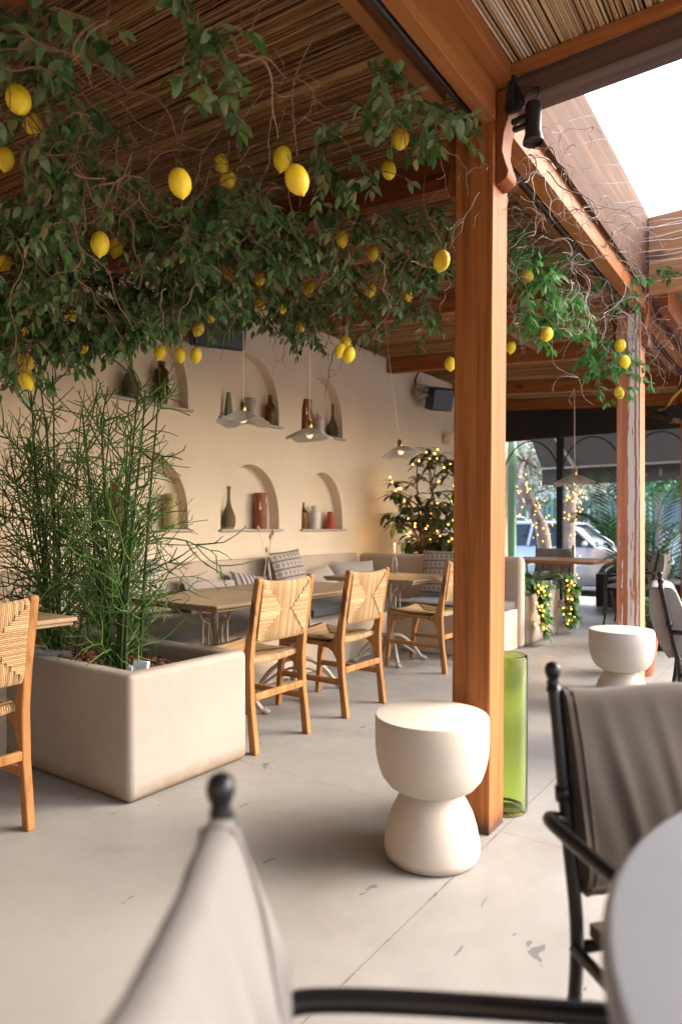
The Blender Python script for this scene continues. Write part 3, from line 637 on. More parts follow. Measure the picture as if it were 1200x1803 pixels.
# ------------------------------------------------------------------ woven teak chairs (face local +y)
def strip_cord(mb, pts, r_): mb.tube(pts, r_, 5, False)
def make_chair():
    t = empty('woven_chair', (0, 0, 0), '', 'chair', 'teak chairs with woven cord seats')
    W = .208
    leg = [(-.295, 0), (-.252, 0), (-.232, .2), (-.215, .335), (-.185, .385), (-.15, .402), (-.15, .437), (-.18, .445), (-.212, .50), (-.238, .62), (-.282, .868), (-.292, .874), (-.312, .872), (-.318, .862), (-.272, .60), (-.256, .44), (-.262, .25)]
    for sg in (-1, 1):
        MB().prism(leg, .034, (sg * W - .017, 0, 0), (0, 1, 0), (0, 0, 1), (1, 0, 0)).build('rear_leg', M['teak'], t, bevel=.006, seg=3)
        fl = [(.178, .425), (.228, .425), (.262, 0), (.232, 0), (.205, .25), (.172, .37)]
        MB().prism(fl, .034, (sg * W - .017, 0, 0), (0, 1, 0), (0, 0, 1), (1, 0, 0)).build('front_leg', M['teak'], t, bevel=.005, seg=3)
        rail = [(-.149, .402), (-.08, .412), (.04, .412), (.12, .405), (.171, .37), (.178, .424), (.228, .426), (.226, .452), (.16, .458), (.05, .440), (-.149, .437)]
        MB().prism(rail, .03, (sg * W - .015, 0, 0), (0, 1, 0), (0, 0, 1), (1, 0, 0)).build('side_rail', M['teak_y'], t, bevel=.004)
        MB().beam((sg * W, -.238, .205), (sg * W, .222, .205), .02, .034).build('stretcher', M['teak_y'], t, bevel=.004)
    MB().beam((-W + .018, -.252, .275), (W - .018, -.252, .275), .022, .036).build('stretcher', M['teak'], t, bevel=.004)
    MB().beam((-W + .018, .19, .385), (W - .018, .19, .385), .022, .04).build('stretcher', M['teak'], t, bevel=.004)
    # woven back: cords round the panel between z .55 and .85, uprights and crosswise triangles
    mb = MB(); z0, z1, hw = .555, .852, W - .019; cr = .0036
    def yb(z): return lerp(-.254, -.300, (z - .555) / .30)
    n = 52; zc = (z0 + z1) / 2; hh = (z1 - z0) / 2
    for i in range(n):
        x = -hw + (i + .5) * 2 * hw / n; fx = x / hw
        bow = .012 * (1 - fx * fx); sag = .012 * (1 - fx * fx)
        for sd_ in (-1, 1):
            y_ = lambda z: yb(z) + sd_ * .0105 - bow
            pts = [(x, y_(lerp(z0, z1 - sag, u)) + rnd.uniform(-.0007, .0007), lerp(z0, z1 - sag, u)) for u in (0, .2, .4, .6, .8, 1)]
            pts = [(x, yb(z0) - bow, z0 - .010)] + pts + [(x, yb(z1) - bow, z1 - sag + .010)]
            mb.tube(pts, cr, 5, False)
    m_ = 40
    for j in range(m_):
        z = z0 + (j + .5) * (z1 - z0) / m_; fz = abs(z - zc) / hh
        reach = 1 - (.30 + .70 * round(fz * 8) / 8) ** 1.0        # how far a crosswise cord runs in from the side
        if reach <= .02: continue
        for sg in (-1, 1):
            for sd_ in (-1, 1):
                x0 = sg * hw; x1 = sg * hw * (1 - reach * 1.15)
                xs = [x0, lerp(x0, x1, .5), x1]
                mb.tube([(x, yb(z) + sd_ * .0165 - .012 * (1 - (x / hw) ** 2), z) for x in xs], cr, 5, False)
    mb.build('woven_back', M['cord'], t, smooth='all')
    # woven seat: cords across, wrapped over front and back edge, with the two side triangles running front to back
    mb = MB(); n = 58; ya, yb_ = -.205, .222
    def zs(x, y):
        v_ = (y - ya) / (yb_ - ya); return .446 + .016 * (2 * v_ - 1) ** 2 + (.010 if v_ > .5 else 0) * (2 * v_ - 1) - .014 * (1 - (x / W) ** 2)
    for i in range(n):
        y = ya + (i + .5) * (yb_ - ya) / n
        for dz in (0, -.024):
            mb.tube([(x, y + rnd.uniform(-.0008, .0008), zs(x, y) + dz) for x in (-W - .004, -.13, -.05, .05, .13, W + .004)], .0039, 5, False)
    for i in range(46):
        x = -W + (i + .5) * 2 * W / 46
        mb.tube([(x, ya - .004, zs(x, ya) - .024), (x, ya - .009, zs(x, ya) - .012), (x, ya - .004, zs(x, ya) + .002), (x, ya + .02, zs(x, ya + .02) + .005)], .0042, 5, False)
        mb.tube([(x, yb_ + .004, zs(x, yb_) - .024), (x, yb_ + .009, zs(x, yb_) - .012), (x, yb_ + .004, zs(x, yb_) + .002), (x, yb_ - .02, zs(x, yb_ - .02) + .005)], .0042, 5, False)
        fx = 1 - abs(x) / W; ln = .19 * min(1, max(0, (1 - fx) * 1.1 - .25))
        if ln > .02: mb.tube([(x, .01 - ln, zs(x, .01 - ln) + .006), (x, .01, zs(x, .01) + .007), (x, .01 + ln, zs(x, .01 + ln) + .006)], .0038, 5, False)
    mb.build('woven_seat', M['cord'], t, smooth='all')
    return t
ch = make_chair(); CX_ = -2.257 - .273
spots = [(CX_, 2.678, 'woven teak chair beside the right end of the planter'), (CX_ + .004, 3.462, 'woven teak chair in the middle between planter chair and corner table'), (-2.585, 4.885, 'woven teak chair at the corner table, half hidden by the front post'), (-2.655, 1.165, 'woven teak chair cut by the left edge of the photo')]
for i, (x, y, lb) in enumerate(spots):
    o = ch if i == 0 else copy_tree(ch)
    o.location = (x, y, 0); o.rotation_euler = (0, 0, R(90)); o['label'] = lb

# ------------------------------------------------------------------ dining tables with cast iron bases
def cast_base(t, z, n=4, y=0, dbl=False):
    mb = MB()
    mb.lathe([(.028, .16), (.034, .19), (.022, .24), (.020, .40), (.026, .46), (.020, .5), (.020, z - .02), (.05, z - .004)], 12, (0, y, 0))
    for i in range(n):
        a = PI / 4 + i * PI / 2; c, s_ = math.cos(a), math.sin(a)
        mb.tube(smoothpath([(c * .02, y + s_ * .02, .22), (c * .10, y + s_ * .10, .205), (c * .20, y + s_ * .20, .13), (c * .27, y + s_ * .27, .035), (c * .30, y + s_ * .30, .02)], 4), [.016] * 14 + [.019, .02, .02], 8)
        mb.tube(smoothpath([(c * .02, y + s_ * .02, .16), (c * .11, y + s_ * .11, .135), (c * .19, y + s_ * .19, .085), (c * .25, y + s_ * .25, .04)], 4), .010, 6)
        mb.ball((c * .305, y + s_ * .305, .016), .022, 8, 5, (1.2, 1.2, .72))
    mb.build('pedestal', M['cast'], t, smooth=True)
    mb = MB()
    for i in range(4):                          # pierced lyre brackets under the top
        a = i * PI / 2; c, s_ = math.cos(a), math.sin(a)
        P = lambda d, zz: (c * d, y + s_ * d, zz)
        mb.tube([P(.02, z - .26), P(.045, z - .13), P(.10, z - .10), P(.15, z - .015)], .009, 6); mb.tube([P(.055, z - .26), P(.055, z - .12)], .008, 6); mb.tube([P(.10, z - .26), P(.10, z - .11), P(.075, z - .085), P(.05, z - .11)], .008, 6); mb.tube([P(.015, z - .26), P(.105, z - .26)], .008, 6)
    mb.build('bracket', M['cast'], t, smooth=True)
def dining(x0, x1, y0, y1, z, label, m, group='dining tables with cast iron bases', th=.036, name='dining_table'):
    t = empty(name, ((x0 + x1) / 2, (y0 + y1) / 2, 0), label, 'table', group); a, b = (x1 - x0) / 2, (y1 - y0) / 2
    mb = MB(); mb.box(-a, a, -b, b, z - th * .55, z); mb.box(-a + .012, a - .012, -b + .012, b - .012, z - th, z - th * .551)
    mb.build('table_top', m, t, bevel=.005); cast_base(t, z - th); return t
ZT_ = .718
dining(-3.32, -2.50, 2.45, 3.222, ZT_, 'wooden dining table right behind the planter, nearer half of the long pair', M['oak'])
dining(-3.32, -2.50, 3.228, 4.02, ZT_, 'wooden dining table behind the two front woven chairs, farther half of the long pair', M['oak'])
dining(-3.36, -2.50, 4.52, 5.24, ZT_, 'wooden dining table in the bench corner with a clear bottle on it', M['oak'])
dining(-3.40, -2.60, .75, 1.72, ZT_ + .02, 'wooden table behind the chair at the left edge', M['oak'])
dining(-3.12, -2.02, 7.85, 8.75, .742, 'orange wooden table far down the terrace by the black frame', M['orange_top'], 'dining tables with cast iron bases', .04)

# ------------------------------------------------------------------ vases and bottles
def y_wall(px, x=XW + .03 - .07):
    u = (px - 600) / 1180; d = x / (-math.sin(YAW) + u * math.cos(YAW)); return d * (math.cos(YAW) + u * math.sin(YAW)), d
def vase(name, label, prof, m, p, group=None, seg=26, cat='vase', inner=None):
    t = tag(MB().lathe(prof + ([(max(.004, r - inner), z) for r, z in prof[::-1] if z > .012] if inner else []), seg).build(name, m, loc=p, smooth=True), label, cat, group); return t
def P_(h, r, shape): return [(a * r, b * h) for a, b in shape]
LONGNECK = [(.0, 0), (.62, 0), (.86, .05), (1, .17), (.93, .30), (.62, .44), (.36, .56), (.25, .68), (.23, .9), (.3, 1)]
BOTTLE = [(0, 0), (.9, 0), (1, .04), (1, .58), (.92, .68), (.55, .74), (.42, .78), (.42, .95), (.48, 1)]
CARAFE = [(0, 0), (.9, 0), (1, .03), (1, .62), (.93, .70), (.80, .77), (.80, .82), (.93, .96), (.95, 1)]
CONE = [(0, 0), (1, 0), (1, .04), (.42, .94), (.40, 1), (.34, 1)]
JAR = [(0, 0), (.92, 0), (1, .05), (1, .66), (.85, .78), (.58, .83), (.58, .93), (.66, 1)]
CUP = [(0, 0), (.72, 0), (.75, .05), (.62, .5), (.9, .72), (.98, 1)]
TALL = [(0, 0), (.72, 0), (.85, .1), (1, .6), (.95, .78), (.72, .84), (.5, .86), (.5, .95), (.62, 1)]
ng = 'vases standing in the wall niches'
def nv(px, row, h, r, shape, m, label, inner=None, seg=26, dx=0):
    y, d = y_wall(px); o = vase('vase', label, P_(h, r, shape), m, (XW - .030 + dx, y, NROW[row][0] + .0225), ng, seg, inner=inner); return o
nv(228, 1, .40, .066, LONGNECK, M['glass_smoke'], 'smoky glass long-necked vase in the upper left niche', .004)
nv(283, 1, .34, .055, TALL, M['glass_amber'], 'brown glass vase in the upper left niche under the lemons', .004)
nv(401, 1, .225, .044, CONE, M['sage'], 'sage green faceted vase in the upper middle niche', seg=6)
nv(440, 1, .215, .052, CUP, M['grey_cer'], 'beige goblet behind the first pendant lamp')
nv(474, 1, .285, .048, BOTTLE, M['glass_amber'], 'amber glass bottle at the right of the upper middle niche', .004)
nv(584, 1, .35, .062, LONGNECK, M['glass_smoke'], 'smoky long-necked vase at the right of the upper right niche', .004)
nv(561, 1, .22, .054, JAR, M['white_cer'], 'small white jar behind the second pendant lamp')
nv(202, 0, .35, .066, JAR, M['terracotta'], 'dark terracotta vase behind the pencil plant in the lower left niche')
nv(299, 0, .28, .056, CARAFE, M['olive_cer'], 'straw yellow vase behind the pencil plant in the lower left niche')
nv(401, 0, .37, .062, LONGNECK, M['glass_smoke'], 'smoky long-necked vase in the lower middle niche', .004)
nv(531, 0, .265, .046, BOTTLE, M['glass_amber'], 'amber glass bottle in the lower right niche', .004)
nv(552, 0, .235, .054, JAR, M['white_cer'], 'white ceramic bottle in the middle of the lower right niche')
nv(580, 0, .180, .070, CONE, M['red_cer'], 'red cone-shaped vase in the lower right niche')
for px, row, h, lb in ((538, 1, .33, 'terracotta carafe with white tassel in the upper right niche'), (457, 0, .33, 'terracotta carafe with white tassel in the lower middle niche')):
    t = nv(px, row, h, .058, CARAFE, M['terracotta'], lb)
    mb = MB(); a = R(-52); dx, dy = math.cos(a) * .062, math.sin(a) * .062
    mb.tube([(dx * .8, dy * .8, h * .80), (dx, dy, h * .7)], .002, 4); mb.ball((dx, dy, h * .70), .009, 8, 5)
    for i in range(14): b = i * 2 * PI / 14; mb.tube([(dx, dy, h * .69), (dx + .012 * math.cos(b), dy + .012 * math.sin(b), h * .53)], .003, 4)
    mb.build('tassel', M['tassel'], t, smooth='all')
def slim(px, py, z, h, label, flowers=False):
    d = (EYE - z) * 1180 / (py - 930); p = at(px, py, d); p.z = z + .001
    prof = [(0, .004), (.026, .004), (.030, .01), (.030, .04), (.026, .09), (.014, .15), (.0125, h - .01), (.016, h)]
    o = vase('bottle', label, [(0, 0), (.03, 0)] + prof[2:] + [(r - .003, zz) for r, zz in prof[::-1] if zz > .008] + [(0, .01)], M['glass_clear'], p, 'slim glass bottles on the tables', 18, 'bottle')
    if flowers:
        t = empty('dried_flowers', p + Vector((0, 0, .01)), 'dried bunny tail grass in the clear bottle on the long table', 'dried flowers')
        for i, (ang, ln, tilt) in enumerate(((.4, .34, .07), (2.6, .36, .11), (4.4, .33, .06), (.2, .39, -.17), (3, .24, -.02))):
            e = RT * (tilt * ln * 1.0) + Vector((0, 0, ln)); mid = RT * (tilt * .25 * ln) + Vector((0, 0, ln * .55))
            MB().tube(smoothpath([(0, 0, 0), mid, e], 4), .0012, 4).build('stem', M['straw'], t)
            dr = (e - mid).normalized(); mb = MB(); mb.ball((0, 0, 0), .011, 9, 7, (1, 1, 1.9)); mb.xf(Matrix.Translation(e) @ dr.to_track_quat('Z', 'Y').to_matrix().to_4x4()); mb.build('flower_head', M['bunny'], t, smooth='all')
    return o
slim(471, 1031, ZT_, .20, 'clear slim bottle with dried flowers on the long table', True)
slim(695, 1010, ZT_, .26, 'clear slim bottle on the corner table')
slim(1001, 978, .742, .24, 'clear slim bottle on the orange far table')

# big green glass cylinder behind the front post
prof = [(0, 0), (.078, 0), (.085, .008), (.085, .60), (.082, .615), (.077, .617), (.077, .60), (.0775, .022), (.07, .015), (0, .015)]
vase('glass_cylinder', 'tall green glass cylinder vase standing behind the front post', prof, M['glass_green'], (-1.0, 2.565, .001), None, 40)

# ------------------------------------------------------------------ two cast hourglass stools
def make_stool():
    t = empty('hourglass_stool', (0, 0, 0), '', 'stool', 'cream hourglass stools')
    MB().lathe([(0, 0), (.150, 0), (.158, .008), (.163, .03), (.161, .06), (.153, .105), (.139, .15), (.119, .19), (.098, .218), (.092, .226), (0, .226)], 48).build('base', M['stool'], t, smooth=True)
    MB().lathe([(0, .222), (.088, .2235), (.118, .230), (.148, .247), (.170, .275), (.183, .312), (.191, .35), (.194, .40), (.194, .474), (.191, .481), (.184, .483), (0, .483)], 48).build('bowl', M['stool'], t, smooth=True)
    return t
st = make_stool(); st.location = (-1.068, 2.06, .001); st['label'] = 'cream hourglass stool in the foreground before the orange post'
copy_tree(st, 'cream hourglass stool farther back before the weathered post', (-.985, 4.47, .001))
# clay pot beside the weathered post
pp = at(1122, 1185, 5.15); pp.z = 0
pot = empty('clay_pot', pp, 'terracotta pot on the floor behind the farther stool', 'pot')
MB().lathe([(0, 0), (.105, 0), (.11, .01), (.145, .28), (.16, .285), (.162, .335), (.145, .335), (.135, .29), (0, .28)], 28).build('pot_body', M['pot'], pot, smooth=True)

# ------------------------------------------------------------------ pendants with pleated shades
def make_pendant(name_r=.163):
    t = empty('pendant_lamp', (0, 0, 0), '', 'lamp', 'pendant lamps with pleated shades')
    mb = MB(); n = 120
    rr = random.Random(3); k1, k2 = rr.uniform(0, 6), rr.uniform(0, 6)
    v = []; prof = [(.022, .072), (.05, .062), (.09, .042), (.125, .022), (.150, .007), (.163, .0)]
    for i, (r_, z) in enumerate(prof):
        for j in range(n):
            a = 2 * PI * j / n; pl_ = (.0035 if j % 2 else -.0035) * min(1, r_ / .06); e = r_ / .163
            wv = (.011 * math.sin(3 * a + k1) + .007 * math.sin(5 * a + k2)) * e ** 3
            rad = r_ * (1 + .035 * math.sin(4 * a + k2) * e ** 2)
            v.append((rad * math.cos(a), rad * math.sin(a), z + pl_ + wv))
    f = [(i * n + j, i * n + (j + 1) % n, (i + 1) * n + (j + 1) % n, (i + 1) * n + j) for i in range(len(prof) - 1) for j in range(n)]
    o = mb.add(v, f).build('lamp_shade', M['shade'], t); o.modifiers.new('solid', 'SOLIDIFY').thickness = .0015
    MB().lathe([(.02, .07), (.021, .075), (.021, .118), (.017, .122), (.017, .13), (.006, .136), (0, .136)], 20).build('lamp_holder', M['brass'], t, smooth=True)
    MB().ball((0, 0, .03), .026, 14, 9, (1, 1, 1.15)).build('bulb', M['bulb'], t, smooth='all')
    return t
pend = make_pendant()
pp_ = [(428, 745, 4.18, 1, 'pleated pendant lamp in front of the upper middle niche'), (545, 772, 4.73, 1, 'pleated pendant lamp in front of the upper right niche'), (706, 801, 5.77, 1, 'pleated pendant lamp left of the front post over the corner table'), (1011, 852, 8.8, 1.55, 'wide pleated pendant lamp far down the terrace before the awning')]
for i, (px, py, d, s_, lb) in enumerate(pp_):
    p = at(px, py, d); o = pend if i == 0 else copy_tree(pend); o.location = p; o['label'] = lb; o.rotation_euler = (R(-3 if i == 2 else 0), R(9) if i == 2 else 0, i * 1.3)
    o.scale = (s_,) * 3
    mb = MB(); top = (ceil_z(p.x) - p.z) / s_; mb.tube([(0, 0, .134), (.002, 0, top * .5), (0, 0, top)], .0035, 6)
    c = mb.build('cord', M['cable'], o, smooth='all')

# ------------------------------------------------------------------ speakers, spotlight, sconce, cables
def speaker(label, p, w_, h_, dep, yaw, tilt, rope=True):
    t = empty('wall_speaker', p, label, 'speaker', 'black wall speakers')
    t.rotation_euler = (Matrix.Rotation(yaw, 3, 'Z') @ Matrix.Rotation(tilt, 3, 'X')).to_euler()
    # local -y faces the room
    mb = MB(); prof = [(-w_ * .5, 0), (-w_ * .5, dep * .55), (-w_ * .22, dep), (w_ * .22, dep), (w_ * .5, dep * .55), (w_ * .5, 0)]
    mb.prism([(a, b - dep * .5) for a, b in prof], h_, (0, 0, -h_ / 2), (1, 0, 0), (0, 1, 0), (0, 0, 1)); mb.build('cabinet', M['blue_black'], t, bevel=.02, seg=3)
    MB().box(-w_ * .47, w_ * .47, -dep * .5 - .012, -dep * .5 + .002, -h_ * .46, h_ * .46).build('grille', M['black'], t, bevel=.008)
    MB().tube([(0, dep * .45, 0), (0, dep * .85, 0)], .025, 8).build('bracket', M['black'], t)
    return t
s1 = at(397, 572, 5.28); speaker('large black speaker on the wall above the middle niches, half hidden by leaves', (XW + .22, s1.y, s1.z), .42, .33, .26, R(62), R(14))
s2 = at(762, 701, 8.35); speaker('black speaker with rope coil on the wall left of the front post', (XW + .26, s2.y + .06, s2.z), .30, .28, .30, R(58), R(16))
c0 = at(742, 695, 8.5)
mb = MB(); rr = random.Random(5)
pts = [Vector((XW + .05 + .16 * rr.random(), c0.y - .16 + rr.uniform(-.10, .10), c0.z + rr.uniform(-.08, .08))) for _ in range(16)]
tag(mb.tube(smoothpath(pts, 4), .017, 6).build('rope_coil', M['rope'], smooth='all'), 'pale rope bundle behind the far wall speaker', 'rope')
tag(MB().tube(smoothpath([(XW + .02, c0.y - .02, 3.10), (XW + .012, c0.y - .10, 2.98), (XW + .02, c0.y - .07, c0.z + .05)], 6), .009, 6).build('cable', M['black'], smooth='all'), 'black cable hanging down to the far wall speaker', 'cable')
sc = at(786, 775, 9.1); t = empty('wall_sconce', (XW + .002, sc.y, sc.z), 'small cream cup sconce on the wall above the rubber plant', 'sconce')
mb = MB(); mb.lathe([(.02, -.07), (.06, -.05), (.085, 0), (.09, .06), (.082, .06), (.075, 0), (.03, -.05)], 20, (.09, 0, 0)); mb.build('cup', M['wall'], t, smooth=True)
MB().box(0, .03, -.04, .04, -.04, .04).build('back_plate', M['wall'], t, bevel=.008)
# spotlight hung from the skylight beam
sp_ = at(938, 218, 2.36); t = empty('spotlight', sp_, 'black cylindrical spotlight hanging at the top of the front post', 'spotlight')
MB().lathe([(0, .075), (.022, .074), (.027, .068), (.028, .03), (.028, -.03), (.029, -.034), (.036, -.060), (.037, -.066), (.034, -.068), (.030, -.055), (0, -.05)], 28).build('lamp_body', M['black'], t, smooth=True)
mb = MB(); mb.beam((-.080, .01, .035), (-.026, 0, .035), .02, .018); mb.beam((-.075, .01, .008), (-.026, 0, .004), .02, .015); mb.beam((-.08, .01, .0), (-.08, .01, .05), .02, .02); mb.build('arm', M['black'], t, bevel=.002)
MB().tube(smoothpath([(.0, 0, .07), (.018, 0, .095), (.02, 0, .12), (-.005, .01, .128), (-.04, .01, .11), (-.075, .01, .13)], 5), .0042, 6).build('cord', M['black'], t, smooth='all')
mb = MB(); b0 = sp_ + Vector((-.072, .0, .03))
for i in range(3): mb.tube(smoothpath([b0 + Vector((-.012 + .008 * i, 0, .20)), b0 + Vector((.006 * i - .01, -.01, .12)), b0 + Vector((.012 * i - .02, -.012, .045)), b0 + Vector((.012 * i, -.012, .03)), b0 + Vector((.014 * i + .008, 0, .06)), b0 + Vector((.004, .01, .14))], 5), .006, 6)
tag(mb.build('cable_bundle', M['black'], smooth='all'), 'bundle of black cable looped beside the spotlight', 'cable')
tag(MB().tube(smoothpath([at(1158, 722, 7), at(1172, 718, 6.9), at(1184, 700, 6.7), at(1205, 680, 6.5)], 6), .012, 6).build('yellow_cable', M['yellow'], smooth='all'), 'yellow cable hanging at the right edge beyond the weathered post', 'cable')
# little ledge box hanging from the far roof
bx = empty('junction_box', at(1172, 735, 6.9), 'grey-brown box on a plank under the far roof at right', 'box')
MB().beam((-.2, .1, .08), (.12, -.1, -.06), .16, .05).build('plank', M['ply'], bx, bevel=.003)
MB().box(.02, .26, -.08, .12, -.05, .10).build('housing', M['black'], bx, bevel=.008)

# ------------------------------------------------------------------ iron armchairs with cloth covers (face local +y)
def yback(z): return -.232 if z < .42 else lerp(-.232, -.318, ((z - .42) / .44) ** 1.1)
def make_iron_chair(pad, seed, folds=.010, puff=1.0):
    rr = random.Random(seed)
    t = empty('iron_armchair', (0, 0, 0), '', 'chair', 'black iron armchairs with cloth covers')
    for sg in (-1, 1):
        mb = MB(); mb.tube(smoothpath([(sg * .262, -.315, 0), (sg * .258, -.262, .2), (sg * .256, yback(.43), .43), (sg * .254, yback(.6), .6), (sg * .252, yback(.74), .74), (sg * .252, yback(.842), .842)], 5), .0115, 10)
        mb.lathe([(0, -.016), (.012, -.012), (.0105, .0), (.0115, .004), (.009, .009), (.011, .013), (.0138, .020), (.0145, .027), (.0125, .035), (.006, .040), (0, .041)], 16, (sg * .252, yback(.842) - .002, .842))
        mb.tube([(sg * .254, yback(.665), .650), (sg * .254, yback(.68), .675)], .0145, 8)
        mb.build('upright', M['iron'], t, smooth='all')
        MB().tube(smoothpath([(sg * .254, yback(.62), .620), (sg * .290, -.262, .630), (sg * .302, -.20, .633), (sg * .304, -.02, .632), (sg * .300, .14, .627), (sg * .288, .20, .603), (sg * .275, .222, .55), (sg * .268, .228, .44), (sg * .268, .236, .2), (sg * .272, .262, .0)], 6), .0115, 10).build('arm', M['iron'], t, smooth='all')
    mb = MB()
    for z in (.815, .52): MB().tube([(-.252, yback(z), z), (.252, yback(z), z)], .008, 8).build('back_rail', M['iron'], t, smooth='all')
    mb = MB()
    for y in (-.232, .226): mb.tube([(-.262, y, .425), (.262, y, .425)], .010, 8)
    for x in (-.262, .262): mb.tube([(x, -.232, .425), (x, .226, .425)], .010, 8)
    for x in (-.13, 0, .13): mb.tube([(x, -.232, .425), (x, .226, .425)], .006, 6)
    mb.build('seat_frame', M['iron'], t, smooth='all')
    # cover hung over the top rail: front apron, roll over the rail, rear apron
    ph = [rr.uniform(0, 6.28) for _ in range(8)]
    def cover(u, v):
        x = (u - .5) * .482; s_ = abs(v - .5) * 2                      # 0 at the rail, 1 at the hems
        side = -1 if v < .5 else 1                                      # -1 front (towards +y), 1 rear
        zt = .838 + .004 * math.sin(9 * u + ph[0]) - .010 * (1 - abs(2 * u - 1) ** 2); zb = .505 + .012 * math.sin(14 * u + ph[1]) + .006 * math.sin(33 * u)
        edge = min(1, s_ / .10); z = lerp(zt, zb, max(0, s_ - .05) / .95) - .012 * (1 - math.cos(min(1, s_ / .07) * PI / 2)) * 0
        z = zt - (1 - math.sqrt(max(0, 1 - (1 - edge) ** 2))) * 0 - max(0, s_ - .04) / .96 * (zt - zb)
        off = puff * (.020 * math.sin(min(1, s_ / .085) * PI / 2) + .012 * math.sin(PI * min(1, s_))) - .012 * max(0, s_ - .86) / .14
        env = min(1, s_ * 2.2) * (1 - .25 * max(0, s_ - .8) / .2)
        pu = u + (.10 * s_ * math.sin(ph[2]) + .05 * s_ * s_ * math.sin(3 * u + ph[3]))
        wv = math.sin(2 * PI * 3.1 * pu + ph[4] + side) * .5 + max(0, math.sin(2 * PI * 4.6 * pu + ph[5] + 1.7 * side)) ** 3 * 1.1 + .35 * math.sin(2 * PI * 8.3 * pu + 2.2 * s_ + ph[6]) + (.9 * math.sin(2 * PI * 11 * u + ph[7]) * max(0, s_ - .82) / .18)
        y = yback(z) - side * (off + folds * wv * env)
        x *= 1 - .02 * s_ * s_
        return (x, y, z)
    mb = MB(); mb.grid(cover, 72, 60); o = mb.build('back_cover', pad, t, smooth='all')
    # side seams close the sleeve
    for u in (0, 1):
        mb = MB(); P = [cover(u, .5 - .5 * k / 14) for k in range(15)]; Q = [cover(u, .5 + .5 * k / 14) for k in range(15)]
        v = P + Q; mb.add(v, [(i, i + 1, 15 + i + 1, 15 + i) if u else (i, 15 + i, 15 + i + 1, i + 1) for i in range(14)])
        mb.build('cover_side', pad, t, smooth='all')
    mb = MB()
    for x in (-.18, -.15, .15, .18): mb.tube([(x, yback(.5) + .012, .515), (x + .004, yback(.5) + .014, .49), (x, yback(.5) + .012, .478)], .0035, 5)
    mb.build('tie', M['iron'], t)
    for k_ in (0, 1):
        mb = MB(); vv = .012 if k_ == 0 else .988; mb.tube([Vector(cover(i / 60, vv)) + Vector((0, (.002 if k_ == 0 else -.002), .004)) for i in range(61)], .0028, 5); mb.build('hem', pad, t, smooth='all')
    for u in (.03, .97): MB().tube([Vector(cover(u, j / 40)) * 1 + Vector((0, .0012 if j < 20 else -.0012, .0012)) for j in range(1, 40)], .0019, 4).build('seam', pad, t, smooth='all')
    mb = MB()
    def seat(sg):
        def fn(u, v):
            a = (u - .5) * 2; b = (v - .5) * 2; e = max(0, (1 - abs(a) ** 5) * (1 - abs(b) ** 5)) ** .5
            return (a * .243 * (1 - .02 * (1 - abs(b))), b * .222 + .004, .462 + sg * .030 * (.45 + .55 * e) + .003 * math.sin(9 * a + 4 * b))
        return fn
    mb.grid(seat(1), 20, 20); mb.grid(lambda u, v: seat(-1)(1 - u, v), 20, 20)
    n_ = 20; k = n_ + 1; vt = list(mb.v); ring = list(range(k)) + [j * k + n_ for j in range(1, k)] + [n_ * k + i for i in range(n_ - 1, -1, -1)] + [j * k for j in range(n_ - 1, 0, -1)]
    for a_, b_ in zip(ring, ring[1:] + ring[:1]):
        p, p2 = vt[a_], vt[b_]; mb.add([p, p2, (p2[0], p2[1], .924 - p2[2]), (p[0], p[1], .924 - p[2])], [(3, 2, 1, 0)])
    mb.build('seat_pad', pad, t, smooth='all')
    return t
def place(o, f, r_, face, label):
    """f, r_: metres ahead of and right of the camera; face: (ahead, right) direction the chair looks"""
    p = fr(f, r_); d = FW * face[0] + RT * face[1]
    o.location = p; o.rotation_euler = (0, 0, math.atan2(d.y, d.x) - PI / 2); o['label'] = label
ca = make_iron_chair(M['greige'], 4, .011, .75); place(ca, .375, .180, (-.075, .997), 'pale grey covered iron armchair blurred at the bottom edge of the photo')
cb = make_iron_chair(M['taupe'], 9, .003); place(cb, .94, .692, (-.975, .22), 'brown covered iron armchair beside the round table at right')
cc = make_iron_chair(M['far_pad'], 12, .007, 2.3)
U = fr(3.2, 1.535); place(cc, 3.30, 1.92, (-.425, .905), 'grey covered iron armchair seen edge-on at the right edge below the palm')
far_ch = [(8.1, 2.98, (-.95, -.3), 'iron armchair with its side to us at the right of the orange table'), (9.7, 2.62, (-.85, -.52), 'left one of two iron armchairs behind the orange table'), (9.4, 2.98, (-.8, -.6), 'right one of two iron armchairs behind the orange table')]
far_ch = [(-1.68, 8.2, 90, 'iron armchair with its side to us at the right of the orange table'), (-3.62, 8.85, -80, 'iron armchair at the left end of the orange table beside the mint post'), (-2.95, 9.22, 188, 'iron armchair behind the orange table near the lit tree trunk'), (-1.9, 9.25, 170, 'iron armchair tucked behind the orange table by the palm'), (-1.35, 9.1, 120, 'iron armchair farthest right by the black low wall')]
for x, y, a, lb in far_ch: copy_tree(cc, lb, (x, y, 0), R(a))

# round table in the foreground
c0 = fr(.412, .812); t = empty('round_table', c0, 'pale round table cut by the right edge in the foreground', 'table')
MB().lathe([(0, .706), (.59, .706), (.603, .709), (.608, .716), (.608, .734), (.604, .740), (.597, .742), (0, .742)], 96).build('table_top', M['table_top'], t, smooth=True)
MB().lathe([(0, 0), (.26, 0), (.265, .012), (.05, .03), (.04, .06), (.04, .68), (.12, .705), (0, .705)], 28).build('pedestal', M['iron'], t, smooth=True)

